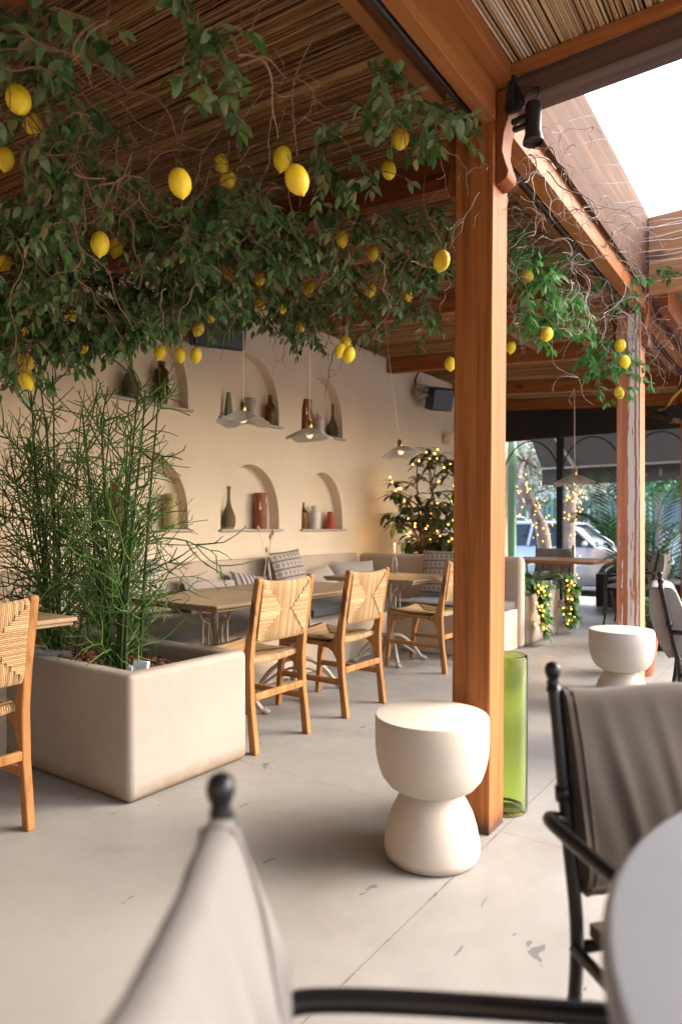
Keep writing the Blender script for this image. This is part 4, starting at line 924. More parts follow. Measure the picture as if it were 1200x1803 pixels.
# ------------------------------------------------------------------ leaves
def leaf(mb, p, d, up, L, W, curl=.25, fold=.25):
    d = d.normalized(); s_ = d.cross(up)
    s_ = s_.normalized() if s_.length > 1e-5 else d.orthogonal().normalized(); n_ = s_.cross(d)
    T = ((0, 0), (.22, .80), (.5, 1), (.78, .58), (1, 0)); v = []
    for t_, w_ in T:
        c = p + d * (L * t_) - n_ * (L * curl * t_ * t_)
        if w_ == 0: v.append(c)
        else: h = n_ * (W * fold * w_ * .5); v += [c, c + s_ * (W * w_ / 2) + h, c - s_ * (W * w_ / 2) + h]
    return mb.add(v, [(0, 1, 2), (0, 3, 1), (1, 4, 5, 2), (1, 3, 6, 4), (4, 7, 8, 5), (4, 6, 9, 7), (7, 10, 8), (7, 9, 10)])
def spray(lf, tw, p, d, ln, n, L, rr, droop=.5):
    pts = [p]; q_ = p.copy(); dd = d.normalized()
    for i in range(5):
        dd = (dd + Vector((0, 0, -droop * .16)) + Vector((rr.uniform(-1, 1), rr.uniform(-1, 1), rr.uniform(-1, 1))) * .14).normalized(); q_ = q_ + dd * ln / 5; pts.append(q_.copy())
    tw.tube(pts, [.0026, .0023, .002, .0018, .0014, .001], 4, False)
    for i in range(n):
        t_ = (i + .6) / n * 5; k = min(4, int(t_)); b = pts[k].lerp(pts[k + 1], t_ - k); ax = (pts[k + 1] - pts[k]).normalized()
        sd_ = ax.cross(Vector((rr.uniform(-.4, .4), rr.uniform(-.4, .4), 1))).normalized() * (1 if i % 2 else -1)
        ld = (ax * rr.uniform(.25, .8) + sd_ * rr.uniform(.5, 1) + Vector((0, 0, rr.uniform(-.75, .15)))).normalized()
        l = L * rr.uniform(.65, 1.15)
        if hides(b) or hides(b + ld * l * .8): continue
        leaf(lf, b, ld, Vector((rr.uniform(-.5, .5), rr.uniform(-.5, .5), 1)), l, l * rr.uniform(.42, .56), rr.uniform(.05, .35), rr.uniform(.1, .5))
    if not hides(pts[-1] + dd * L * .5): leaf(lf, pts[-1], dd, Vector((rr.uniform(-.5, .5), rr.uniform(-.5, .5), 1)), L * .9, L * .42)
def curly(tw, p, d, ln, r0, rr, k=16, wild=.55, grav=-.10):
    pts = [p]; q_ = p.copy(); dd = d.normalized(); a = rr.uniform(0, 6.28); sp_ = rr.uniform(.5, 1.1) * rr.choice((-1, 1)); ax = dd.orthogonal().normalized(); ay = dd.cross(ax)
    for i in range(k):
        a += sp_ + rr.uniform(-.5, .5)
        dd = (dd + (ax * math.cos(a) + ay * math.sin(a)) * wild * rr.uniform(.3, 1) + Vector((0, 0, grav))).normalized(); q_ = q_ + dd * ln / k; pts.append(q_.copy())
    if r0 > .0009 and sum(hides(p, .5) for p in pts) > 2: return pts
    tw.tube(pts, [r0 * (1 - .6 * i / k) for i in range(k + 1)], 5, False); return pts
def px_of(p):
    d = p.dot(FW); return 600 + 1180 * p.dot(RT) / d, 930 - 1180 * (p.z - EYE) / d, d
def hides(p, extra=.40):
    x, y, d = px_of(p)
    for (lx, ly, h, lb) in LEM:
        hid = any(k in lb for k in ('hidden', 'half', 'behind leaves', 'sliver', 'glimpse', 'small bit', 'buried', 'wrapped'))
        if d < .0965 * 1180 / h + .06 and math.hypot(x - lx, (y - ly) * .8) < h * (.28 if hid else extra) + (0 if hid else 4): return True
    return False
LEM = [(33, 176, 60, 'largest lemon at the upper left edge'), (57, 219, 47, 'lemon touching the large one at the upper left edge'), (10, 281, 46, 'lemon cut by the left edge beneath the upper left pair'), (317, 323, 56, 'big lone lemon among reddish twigs left of the top centre'), (401, 319, 40, 'lemon half covered by a leaf right of the big lone lemon'), (390, 289, 36, 'lemon almost hidden behind leaves above the leaf-covered one'), (497, 280, 45, 'smaller lemon of the pair under the reeds at top centre'), (523, 317, 62, 'biggest lemon of all, lower of the pair under the reeds at top centre'), (705, 245, 44, 'upper lemon of the two left of the front post top'), (684, 300, 40, 'lower lemon of the two left of the front post top'),
       (176, 430, 47, 'large lemon in front of the dark vine at mid left'), (203, 437, 37, 'lemon peeking out behind the large mid left lemon'), (8, 462, 36, 'lemon at the left edge level with the mid left pair'), (275, 327, 28, 'small bit of lemon among red twigs beside the big lone lemon'), (602, 421, 34, 'lemon hanging alone in the vine at the centre'), (777, 460, 43, 'lemon hanging close to the left side of the front post'), (656, 446, 29, 'lemon crossed by dark twigs right of the central lemon'), (652, 511, 27, 'lemon half hidden by leaves above the second cross beam'), (719, 520, 24, 'small hidden lemon in leaves left of the front post'), (122, 551, 30, 'lemon in the dark mass above the left pencil plant'), (47, 579, 30, 'lemon mostly hidden by leaves above the stacked left pair'), (47, 638, 38, 'upper lemon of the stacked pair above the left pencil plant'), (47, 670, 39, 'lower lemon of the stacked pair above the left pencil plant'), (149, 612, 26, 'sliver of lemon behind leaves above the pencil plant tips'),
       (282, 621, 31, 'leftmost lemon of the row before the upper left niche'), (318, 625, 31, 'middle lemon of the row before the upper left niche'), (345, 626, 31, 'rightmost lemon of the row before the upper left niche'), (349, 580, 30, 'lemon left of the large black speaker'), (402, 482, 28, 'lemon in the leaves above the large black speaker'), (457, 492, 26, 'lemon right of the first pendant cord near its top'), (543, 507, 28, 'lemon hanging beside the second pendant cord'), (459, 536, 24, 'small dim lemon right of the large black speaker'), (497, 545, 22, 'small lemon wrapped in leaves over the second cross beam end'), (528, 575, 27, 'lemon behind leaves just left of the second pendant cord'), (598, 618, 32, 'left lemon of the bunch hanging before the wall'), (614, 625, 33, 'right lemon of the bunch hanging before the wall'), (609, 603, 26, 'hidden upper lemon of the bunch hanging before the wall'),
       (792, 641, 29, 'lemon hanging over the far speaker beside the post'), (962, 589, 31, 'lemon below the bright leaves right of the front post'), (1091, 609, 26, 'upper lemon of the cluster beside the weathered post'), (1099, 637, 27, 'middle lemon of the cluster beside the weathered post'), (1089, 692, 25, 'lowest lemon hanging before the weathered post'), (928, 486, 32, 'lemon buried in bright leaves right of the front post'), (899, 612, 24, 'lemon peeping out from behind the front post'), (371, 561, 22, 'tiny lemon glimpse above the lemon left of the black speaker')]
def vine(label, blobs, seed, lm, L=.062, twigs=(), tm='twig', mult=1.0, tmult=1.0):
    """blobs: (px, py, half width, half height in photo px, depth m, depth spread, sprays)"""
    rr = random.Random(seed); lf, tw = MB(), MB(); n0 = 0; cen = Vector()
    for (px, py, rx, ry, d, dd, n) in blobs:
        cen += at(px, py, d); n0 += 1
        for _ in range(int(n * mult)):
            a = rr.uniform(0, 6.28); q_ = rr.random() ** .55
            p = at(px + rx * q_ * math.cos(a), py + ry * q_ * math.sin(a), d + rr.uniform(-dd, dd)); p.z = min(p.z, ceil_z(p.x) - .03); p.x = max(p.x, XW + .06)
            dr = Vector((rr.uniform(-1, 1), rr.uniform(-1, 1), rr.uniform(-.9, .35))); spray(lf, tw, p, dr, rr.uniform(.08, .19), rr.randint(6, 10), L, rr, .7)
    for (px, py, rx, ry, d, dd, n, ln) in twigs:
        for _ in range(int(n * tmult)):
            p = at(px + rr.uniform(-rx, rx), py + rr.uniform(-ry, ry), d + rr.uniform(-dd, dd)); p.z = min(p.z, ceil_z(p.x) - .03); p.x = max(p.x, XW + .06)
            dr = Vector((rr.uniform(-1, 1), rr.uniform(-1, 1), rr.uniform(-.8, .5))); pts = curly(tw, p, dr, ln * rr.uniform(.5, 1.2), rr.choice((.0013, .0018, .0022, .0036)), rr)
            for _ in range(rr.randint(0, 2)): b = rr.choice(pts[4:]); curly(tw, b, Vector((rr.uniform(-1, 1), rr.uniform(-1, 1), rr.uniform(-1, .3))), ln * rr.uniform(.2, .5), .0015, rr, 9)
    c = cen / max(1, n0); t = empty('lemon_vine', c, label, 'vine', 'lemon vines trained under the reed roof')
    mv = Matrix.Translation(-c); tw.xf(mv); tag(tw.build('twigs', M[tm], t, smooth='all'), kind='stuff')
    if lf.f: lf.xf(mv); lf.build('foliage', M[lm], t, smooth='all')
    print('vine', len(lf.f), len(tw.f)); return t
vine('dense dark vine mass above the left pencil plant', [(50, 560, 110, 50, 3.0, .3, 46), (180, 540, 130, 45, 3.1, .35, 60), (70, 470, 100, 60, 2.7, .3, 34), (100, 350, 80, 50, 2.3, .2, 14), (100, 285, 70, 22, 2.2, .15, 9), (60, 480, 150, 90, 3.4, .3, 70), (30, 622, 40, 25, 2.9, .15, 10), (140, 590, 110, 20, 3.1, .2, 22), (230, 575, 60, 20, 3.4, .2, 14), (70, 400, 90, 60, 3.0, .3, 30)], 3, 'leaf', .056,
     [(180, 300, 130, 80, 2.1, .3, 46, .42), (110, 400, 120, 100, 2.4, .3, 40, .4), (150, 500, 140, 60, 2.8, .3, 34, .35), (80, 200, 80, 60, 2.0, .2, 12, .35)], mult=2.1, tmult=.5)
vine('leafy vine mass hanging above the first pendant lamp', [(330, 500, 120, 40, 3.2, .35, 52), (430, 450, 100, 45, 3.2, .35, 40), (300, 545, 90, 30, 3.5, .3, 26), (300, 430, 90, 40, 2.8, .3, 24), (350, 365, 70, 30, 2.6, .2, 15), (430, 340, 60, 35, 2.6, .2, 14), (480, 535, 80, 25, 3.9, .3, 30), (540, 575, 30, 18, 4.0, .2, 10), (390, 510, 150, 40, 3.8, .3, 44), (240, 320, 60, 30, 2.4, .2, 8), (400, 420, 120, 50, 3.5, .3, 40), (480, 420, 60, 50, 3.2, .3, 20)], 5, 'leaf', .056,
     [(330, 330, 150, 80, 2.5, .3, 60, .42), (300, 270, 110, 40, 2.2, .25, 30, .4), (400, 460, 140, 70, 3.0, .4, 40, .35), (550, 575, 60, 30, 4.0, .3, 24, .3)], mult=1.9, tmult=.55)
vine('vine spreading along the roof to the front post', [(560, 450, 100, 45, 3.4, .35, 34), (680, 405, 90, 28, 3.3, .25, 24), (730, 470, 60, 30, 3.5, .25, 22), (620, 515, 80, 25, 3.8, .3, 22), (740, 535, 45, 25, 3.8, .2, 13), (665, 575, 20, 14, 4.0, .15, 4), (570, 270, 40, 25, 2.5, .1, 5), (620, 300, 40, 25, 2.5, .1, 5), (650, 200, 60, 22, 2.25, .1, 7), (730, 190, 40, 20, 2.2, .1, 6), (650, 120, 30, 14, 2.1, .1, 3), (780, 200, 20, 18, 2.3, .1, 4), (770, 385, 30, 30, 3.3, .2, 7), (530, 400, 50, 30, 3.0, .2, 9), (600, 380, 60, 25, 3.2, .2, 9)], 8, 'leaf', .056,
     [(620, 420, 160, 70, 3.2, .4, 44, .35), (600, 580, 50, 40, 4.0, .3, 18, .35), (640, 230, 120, 70, 2.3, .2, 18, .35), (740, 520, 50, 50, 3.5, .3, 18, .3), (780, 260, 30, 50, 2.35, .08, 7, .3)], mult=1.5, tmult=.6)
vine('dark leafy strand dangling in the top left near the lens', [(70, 60, 120, 70, 1.95, .15, 34), (30, 190, 60, 60, 2.0, .12, 14), (150, 210, 60, 30, 2.2, .15, 10), (330, 25, 22, 12, 1.7, .06, 4), (360, 75, 18, 20, 1.7, .06, 4), (395, 130, 12, 16, 1.75, .05, 2), (425, 170, 14, 10, 1.75, .04, 2), (50, 90, 60, 40, 1.75, .12, 7), (90, 30, 60, 20, 1.75, .12, 5), (365, 175, 14, 8, 2.0, .06, 1)], 13, 'leaf', .058,
     [(420, 110, 70, 70, 1.75, .1, 9, .45), (90, 110, 100, 70, 1.8, .2, 16, .38)])
vine('bright green vine hanging between the front post and weathered post', [(945, 490, 42, 70, 3.6, .25, 30), (930, 420, 30, 40, 3.5, .2, 9), (985, 520, 40, 30, 3.8, .2, 10), (1010, 560, 30, 30, 4.0, .2, 10), (1060, 620, 34, 40, 4.4, .15, 24), (1080, 500, 30, 35, 4.2, .15, 11), (1095, 660, 14, 45, 4.5, .1, 9), (950, 570, 45, 25, 3.7, .2, 10), (1140, 470, 30, 15, 4.4, .1, 3)], 21, 'leaf_lit', .066,
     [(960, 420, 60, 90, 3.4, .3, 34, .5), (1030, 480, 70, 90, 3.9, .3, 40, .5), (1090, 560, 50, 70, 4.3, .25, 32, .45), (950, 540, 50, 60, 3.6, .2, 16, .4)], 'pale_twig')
vine('pale bare twigs tangled over the skylight edge at right', [], 34, 'leaf_lit', .06,
     [(960, 290, 40, 60, 2.7, .15, 18, .35), (1040, 400, 60, 60, 3.6, .25, 24, .4), (1150, 560, 45, 40, 4.8, .2, 34, .5), (1160, 480, 40, 40, 4.7, .2, 16, .4), (905, 400, 12, 60, 2.5, .05, 4, .3), (850, 330, 30, 70, 2.36, .01, 2, .3)], 'pale_twig')

# ------------------------------------------------------------------ lemons
prof = [(0, -.5), (.035, -.492), (.055, -.465), (.085, -.43), (.17, -.375), (.26, -.28), (.325, -.15), (.348, -.02), (.338, .12), (.29, .26), (.21, .37), (.12, .43), (.06, .455), (0, .458)]
lem = MB().lathe([(r_ * .095, z * .095) for r_, z in prof], 24).build('lemon', M['lemon'], smooth='all')
cap = MB(); cap.lathe([(0, .040), (.007, .0415), (.009, .0445), (.003, .047), (.0015, .052), (.0015, .075), (0, .075)], 8); cap.build('cap', M['lemon_cap'], lem, smooth='all')
tag(lem, 'x', 'lemon', 'lemons hanging from the vine')
lt = MB()
for i, (px, py, h, lb) in enumerate(LEM):
    d = .0965 * 1180 / h; p = at(px, py, d)
    o = lem if i == 0 else copy_tree(lem)
    o.location = p; o['label'] = lb; o.rotation_euler = (rnd.uniform(-.45, .45), rnd.uniform(-.45, .45), rnd.uniform(0, 6)); s_ = rnd.uniform(.97, 1.05); o.scale = (s_ * rnd.uniform(.95, 1.03),) * 2 + (s_,)
    top = Vector((p.x, p.y, p.z + .066)); e = Vector((p.x + rnd.uniform(-.1, .1), p.y + rnd.uniform(-.1, .1), min(p.z + rnd.uniform(.25, .5), ceil_z(p.x) - .03)))
    mid = top.lerp(e, .5) + jit(.03)
    MB().tube(smoothpath([top - p, mid - p, e - p], 5), .0016, 4).build('stalk', M['twig'], o) if False else lt.tube(smoothpath([top, mid, e], 5), .0017, 4, False)
tag(lt.build('hanging_stalks', M['twig'], smooth='all'), 'thin brown stalks from which the lemons hang', 'stalks', kind='stuff')

# ------------------------------------------------------------------ rubber plant with fairy lights, ivy box
def bigleaf(mb, p, d, up, L, W): leaf(mb, p, d, up, L, W, rnd.uniform(.1, .4), .18)
bx = empty('low_planter', (-3.1, 6.66, 0), 'low plaster planter behind the bench end, full of ivy', 'planter')
v0 = MB().box(-.99, .90, -.48, .48, 0, .49); v0.build('box', M['planter'], bx, bevel=.03, seg=3)
rp = empty('rubber_plant', (-3.45, 6.62, .49), 'rubber plant with warm fairy lights left of the front post', 'plant')
tr, lf = MB(), MB(); rr = random.Random(41); tips = []
for i in range(9):
    a = rr.uniform(0, 6.28); ln = rr.uniform(.7, 1.55); d = Vector((math.cos(a) * .22, math.sin(a) * .22, 1)); pts = [Vector((math.cos(a) * .05, math.sin(a) * .05, 0))]
    for j in range(6): d = (d + Vector((rr.uniform(-1, 1), rr.uniform(-1, 1), 0)) * .12).normalized(); pts.append(pts[-1] + d * ln / 6)
    tr.tube(pts, [.016 * (1 - .1 * j) for j in range(7)], 6)
    for j in range(1, 7):
        for _ in range(3):
            b = rr.uniform(0, 6.28); e = pts[j] + Vector((math.cos(b), math.sin(b), rr.uniform(-.1, .5))) * rr.uniform(.10, .32); tr.tube([pts[j], pts[j].lerp(e, .6) + Vector((0, 0, .02)), e], .006, 5); tips.append(e)
    tips.append(pts[-1])
side = RT * -1
for k_, (px, py) in enumerate(((700, 868), (690, 915), (680, 905), (712, 955), (752, 790), (775, 800))):
    q_ = at(px, py, 7.25 + .1 * (k_ % 3)) - rp.location; tr.tube([Vector((0, 0, q_.z * .7)), q_.lerp(Vector((0, 0, q_.z * .8)), .5), q_], .006, 5); tips.append(q_)
for e in tips:
    if (e + rp.location).x < XW + .12: e.x = XW + .12 - rp.location.x
    n_ = rr.randint(5, 8); a0 = rr.uniform(0, 6.28)
    for i in range(n_):
        a = a0 + i * 2 * PI / n_; d = Vector((math.cos(a), math.sin(a), rr.uniform(-.75, .45))); L = rr.uniform(.11, .18); bigleaf(lf, e, d, Vector((0, 0, 1)), L, L * .40)
tr.build('branches', M['twig'], rp, smooth='all'); lf.build('foliage', M['rubber'], rp, smooth='all')
fl = MB(); wr_ = []
for i in range(95):
    e = rr.choice(tips) + Vector((rr.uniform(-.1, .1), rr.uniform(-.1, .1), rr.uniform(-.12, .08))) + RT * 0 - FW * rr.uniform(.02, .12); fl.ball(e, .0085, 7, 5); wr_.append(e)
fo = empty('fairy_lights', rp.location, 'string of warm fairy lights wound through the rubber plant', 'fairy lights', 'strings of warm fairy lights')
fl.build('bulbs', M['fairy'], fo, smooth='all')['kind'] = 'stuff'
wr_.sort(key=lambda p: p.z + .15 * math.sin(p.x * 9)); MB().tube(wr_[::2], .0018, 4, False).build('wire', M['twig'], fo)
def glow(loc, e, size=.12):
    l = bpy.data.lights.new('fairy_glow', 'POINT'); l.energy = e; l.color = (1, .55, .16); l.shadow_soft_size = size; o = bpy.data.objects.new('fairy_glow', l); C.objects.link(o); o.location = loc
glow((-3.66, 6.30, 1.05), 1.0, .2); glow((-3.70, 6.6, 1.5), .6, .2)
def ivyleaf(mb, p, d, up, L):
    d = d.normalized(); s_ = d.cross(up); s_ = s_.normalized() if s_.length > 1e-4 else d.orthogonal().normalized(); n_ = s_.cross(d)
    o = [(0, 0), (-.12, .30), (.15, .52), (.38, .40), (.62, .30), (1, 0)]
    v = [p + d * (L * a) + s_ * (L * b) + n_ * (L * (.18 * b - .2 * a * a)) for a, b in o] + [p + d * (L * a) - s_ * (L * b) + n_ * (L * (.18 * b - .2 * a * a)) for a, b in o[1:5]]
    return mb.add(v, [(0, 1, 2, 3), (0, 3, 4, 5), (0, 8, 7, 6), (0, 5, 9, 8)])
def ivy(label, top, lab2, ln, out, seed, side_sp):
    rr = random.Random(seed); t = empty('ivy_plant', top, label, 'ivy', 'ivy trailing from the low planter'); st_, lf = MB(), MB(); P = []
    for i in range(5):
        p = Vector((rr.uniform(-.02, .02), rr.uniform(-side_sp, side_sp), .06)); pts = [p, p + out * .07 + Vector((0, 0, .03))]; L = ln * rr.uniform(.6, 1)
        for j in range(9): pts.append(Vector((out.x * .09 + rr.uniform(-.02, .03), p.y + rr.uniform(-.03, .03), .04 - L * (j + 1) / 9)))
        st_.tube(pts, .0035, 5, False); P += pts
    for p in P:
        for _ in range(2):
            d = out * rr.uniform(.2, 1) + Vector((rr.uniform(-.4, .4), rr.uniform(-1, 1), rr.uniform(-1, .1))); ivyleaf(lf, p + Vector((rr.uniform(-.02, .05), rr.uniform(-.05, .05), rr.uniform(-.03, .03))), d, out + Vector((0, 0, .7)), rr.uniform(.06, .115))
    for i in range(26):
        a = rr.uniform(0, 6.28); p = Vector((-abs(rr.gauss(0, .14)), rr.gauss(0, .16), .08 + rr.uniform(0, .06))); ivyleaf(lf, p, Vector((math.cos(a), math.sin(a), rr.uniform(-.4, .5))), Vector((0, 0, 1)), rr.uniform(.06, .11))
    st_.build('stem', M['twig'], t, smooth='all'); lf.build('foliage', M['ivy'], t, smooth='all')
    fo = empty('fairy_lights', top, lab2, 'fairy lights', 'strings of warm fairy lights'); fl = MB(); wp = []
    for i in range(46):
        u = i / 45; p = Vector((out.x * .10 + rr.uniform(-.03, .05), rr.gauss(0, .06), .08 - ln * u * rr.uniform(.85, 1.05))); fl.ball(p, .0075, 7, 5); wp.append(p)
    fl.build('bulbs', M['fairy'], fo, smooth='all')['kind'] = 'stuff'; MB().tube(wp, .0016, 4, False).build('wire', M['twig'], fo)
    glow(Vector(top) + out * .13 + Vector((0, 0, -ln * .65)), .4, .05); glow(Vector(top) + out * .12 + Vector((0, 0, -.1)), .25, .05)
ivy('ivy trailing over the near corner of the low planter beside the bench end', Vector((-2.20, 6.30, .50)), 'string of fairy lights hanging in the nearer ivy', .44, Vector((1, 0, 0)), 51, .07)
ivy('ivy trailing over the far corner of the low planter before the orange table', Vector((-2.20, 7.16, .50)), 'string of fairy lights hanging in the farther ivy', .47, Vector((1, .1, 0)), 52, .10)

# ------------------------------------------------------------------ palms by the black frame
def frond(st_, lf, pts, n, L, W, rr, droop=.35):
    P = smoothpath(pts, 6); st_.tube(P, [.007 * (1 - .75 * i / len(P)) for i in range(len(P))], 5, False)
    for i in range(n):
        t_ = .22 + .78 * i / n; k = min(len(P) - 2, int(t_ * (len(P) - 1))); b = P[k].lerp(P[k + 1], t_ * (len(P) - 1) - k); ax = (P[k + 1] - P[k]).normalized(); sd_ = ax.cross(Vector((0, 0, 1))).normalized()
        for sg in (-1, 1):
            d = (ax * .75 + sd_ * sg * 1.0 + Vector((0, 0, .18))).normalized(); l = L * math.sin(PI * (.18 + .74 * t_)) * rr.uniform(.85, 1.1)
            q = [b, b + d * l * .5 - Vector((0, 0, droop * l * .12)), b + d * l - Vector((0, 0, droop * l * .55))]; wv = ax * W * .5
            lf.add([q[0], q[1] + wv, q[2], q[1] - wv], [(0, 1, 2), (0, 2, 3)])
def palm(label, base, fr_, seed, extra=6, pot_r=.17):
    rr = random.Random(seed); t = empty('palm_plant', base, label, 'palm', 'potted palms by the black frame'); st_, lf = MB(), MB()
    for pts in fr_: frond(st_, lf, [Vector((0, 0, .3))] + [p - Vector(base) for p in pts], 26, .34, .020, rr)
    for i in range(extra):
        a = rr.uniform(0, 6.28); h = rr.uniform(.7, 1.25); o = rr.uniform(.25, .55); c, s_ = math.cos(a), math.sin(a); frond(st_, lf, [Vector((0, 0, .25)), Vector((c * o * .3, s_ * o * .3, h * .6)), Vector((c * o * .8, s_ * o * .8, h * .95)), Vector((c * o * 1.35, s_ * o * 1.35, h * .85))], 20, .26, .018, rr)
    st_.build('stem', M['palm'], t, smooth='all'); lf.build('foliage', M['palm'], t)
    MB().lathe([(0, 0), (pot_r * .75, 0), (pot_r, .28), (pot_r * 1.08, .28), (pot_r * 1.08, .32), (pot_r * .9, .32), (pot_r * .9, .27), (0, .27)], 20).build('pot', M['iron_matt'], t, smooth=True)
pb = at(1098, 1070, 8.9); pb.z = 0
palm('tall palm rising behind the weathered post with a frond to its left', pb, [[at(1090, 985, 8.9), at(1078, 905, 8.8), at(1066, 852, 8.6), at(1050, 822, 8.3)], [at(1092, 990, 8.9), at(1070, 930, 8.7), at(1035, 905, 8.5), at(1012, 920, 8.3)]], 61, 4)
pb = at(1168, 1105, 7.6); pb.z = 0
palm('bushy palm right of the weathered post before the low wall', pb, [[at(1150, 985, 7.6), at(1158, 910, 7.5), at(1180, 860, 7.3), at(1215, 835, 7.1)], [at(1160, 990, 7.6), at(1185, 940, 7.5), at(1215, 910, 7.3)]], 62, 4)
pb = at(1168, 1090, 6.2); pb.z = 0
sp = empty('strap_leaf_plant', pb, 'strap-leaved green plant on the floor behind the edge-on armchair', 'plant'); lf = MB(); rr = random.Random(71)
for i in range(90):
    a = rr.uniform(0, 6.28); L = rr.uniform(.35, .62); up_ = rr.uniform(.5, 1.5); c, s_ = math.cos(a), math.sin(a); P = []
    for j in range(7): u = j / 6; P.append(Vector((c * L * u, s_ * L * u, .30 + up_ * .42 * u - .55 * u * u * (up_ * .45 + .25))))
    w_ = Vector((-s_, c, 0)) * .013; lf.add([p + w_ * (1 - (j / 6) ** 3) for j, p in enumerate(P)] + [p - w_ * (1 - (j / 6) ** 3) for j, p in enumerate(P)], [(j, j + 1, 8 + j, 7 + j) for j in range(6)])
lf.build('foliage', M['spider'], sp, smooth='all'); MB().lathe([(0, 0), (.12, 0), (.16, .28), (.172, .28), (.172, .31), (.14, .31), (.14, .27), (0, .27)], 20).build('pot', M['iron_matt'], sp, smooth=True)

# ------------------------------------------------------------------ black shopfront frame and awning
ff = empty('shopfront_frame', (-3, 10, 0), 'black shopfront frame with slim arches at the far end', 'frame')
MB().box(-1.2, 6, -.06, .06, 2.46, 2.98).build('header', M['iron_matt'], ff, bevel=.005)
MB().box(.46, 6, -.05, .05, 0, .47).build('low_wall', M['iron_matt'], ff, bevel=.005)
for i in range(-1, 5):
    x = -.06 + .9 * i
    if i == 0 or i > 2: MB().box(x - .045, x + .045, -.045, .045, 0, 2.458).build('frame_post', M['iron_matt'], ff, bevel=.004)
    P = [(x + .45 - .45 * math.cos(PI * k / 20), 0, 1.78 + .66 * math.sin(PI * k / 20)) for k in range(21)]
    MB().tube(P, .011, 6).build('arch', M['iron_matt'], ff, smooth='all')
aw = empty('awning', (-3.2, 10.2, 2.5), 'dark grey fabric awning sloping out over the pavement', 'awning')
def awn(x, y, z): return Vector((x + 3.2, y - 10.2, z - 2.5))
mb = MB(); L0, L1 = -3.66, 3; F0 = -3.98
v = [awn(L0, 10.1, 2.86), awn(L1, 10.1, 2.86), awn(L1, 11.9, 2.20), awn(F0, 11.9, 2.20)]; mb.add(v + [p + Vector((0, 0, .012)) for p in v], [(3, 2, 1, 0), (4, 5, 6, 7), (0, 1, 5, 4), (1, 2, 6, 5), (2, 3, 7, 6), (3, 0, 4, 7)]); mb.build('canopy', M['awning'], aw)
MB().box(F0 + 3.2, L1 + 3.2, 1.69, 1.75, -.33, -.27).build('front_bar', M['alu'], aw, bevel=.008)
mb = MB(); n_ = 140; A = [awn(lerp(F0, L1, i / n_), 11.935 + .008 * math.sin(i * .7), 2.18) for i in range(n_ + 1)]; B_ = [p + Vector((0, .006 * math.sin(i * .9), -.29)) for i, p in enumerate(A)]
mb.add(A + B_, [(i, i + 1, n_ + 2 + i, n_ + 1 + i) for i in range(n_)]); mb.build('valance', M['awning'], aw, smooth='all').modifiers.new('solid', 'SOLIDIFY').thickness = .004
for x0, x1, nm in ((-3.35, -3.02, 0),): MB().beam(awn(x0, 10.15, 2.75), awn(-3.35, 11.8, 2.17), .035, .045).build('support_arm', M['alu'], aw); MB().beam(awn(-3.35, 11.85, 2.2), awn(-3.35, 11.85, 1.88), .04, .04, (0, 1, 0)).build('hanging_bar', M['alu'], aw)
mb = MB()
for k_, (x, w_, h_) in enumerate(((-2.72, .05, .12), (-2.63, .04, .10), (-2.56, .06, .13), (-2.32, .03, .15), (-2.27, .05, .06), (-2.05, .05, .12))):
    mb.box(x + 3.2, x + 3.2 + w_, 1.722, 1.7245, -.53, -.53 + h_)
mb.build('faded_print', M['letter'], aw)

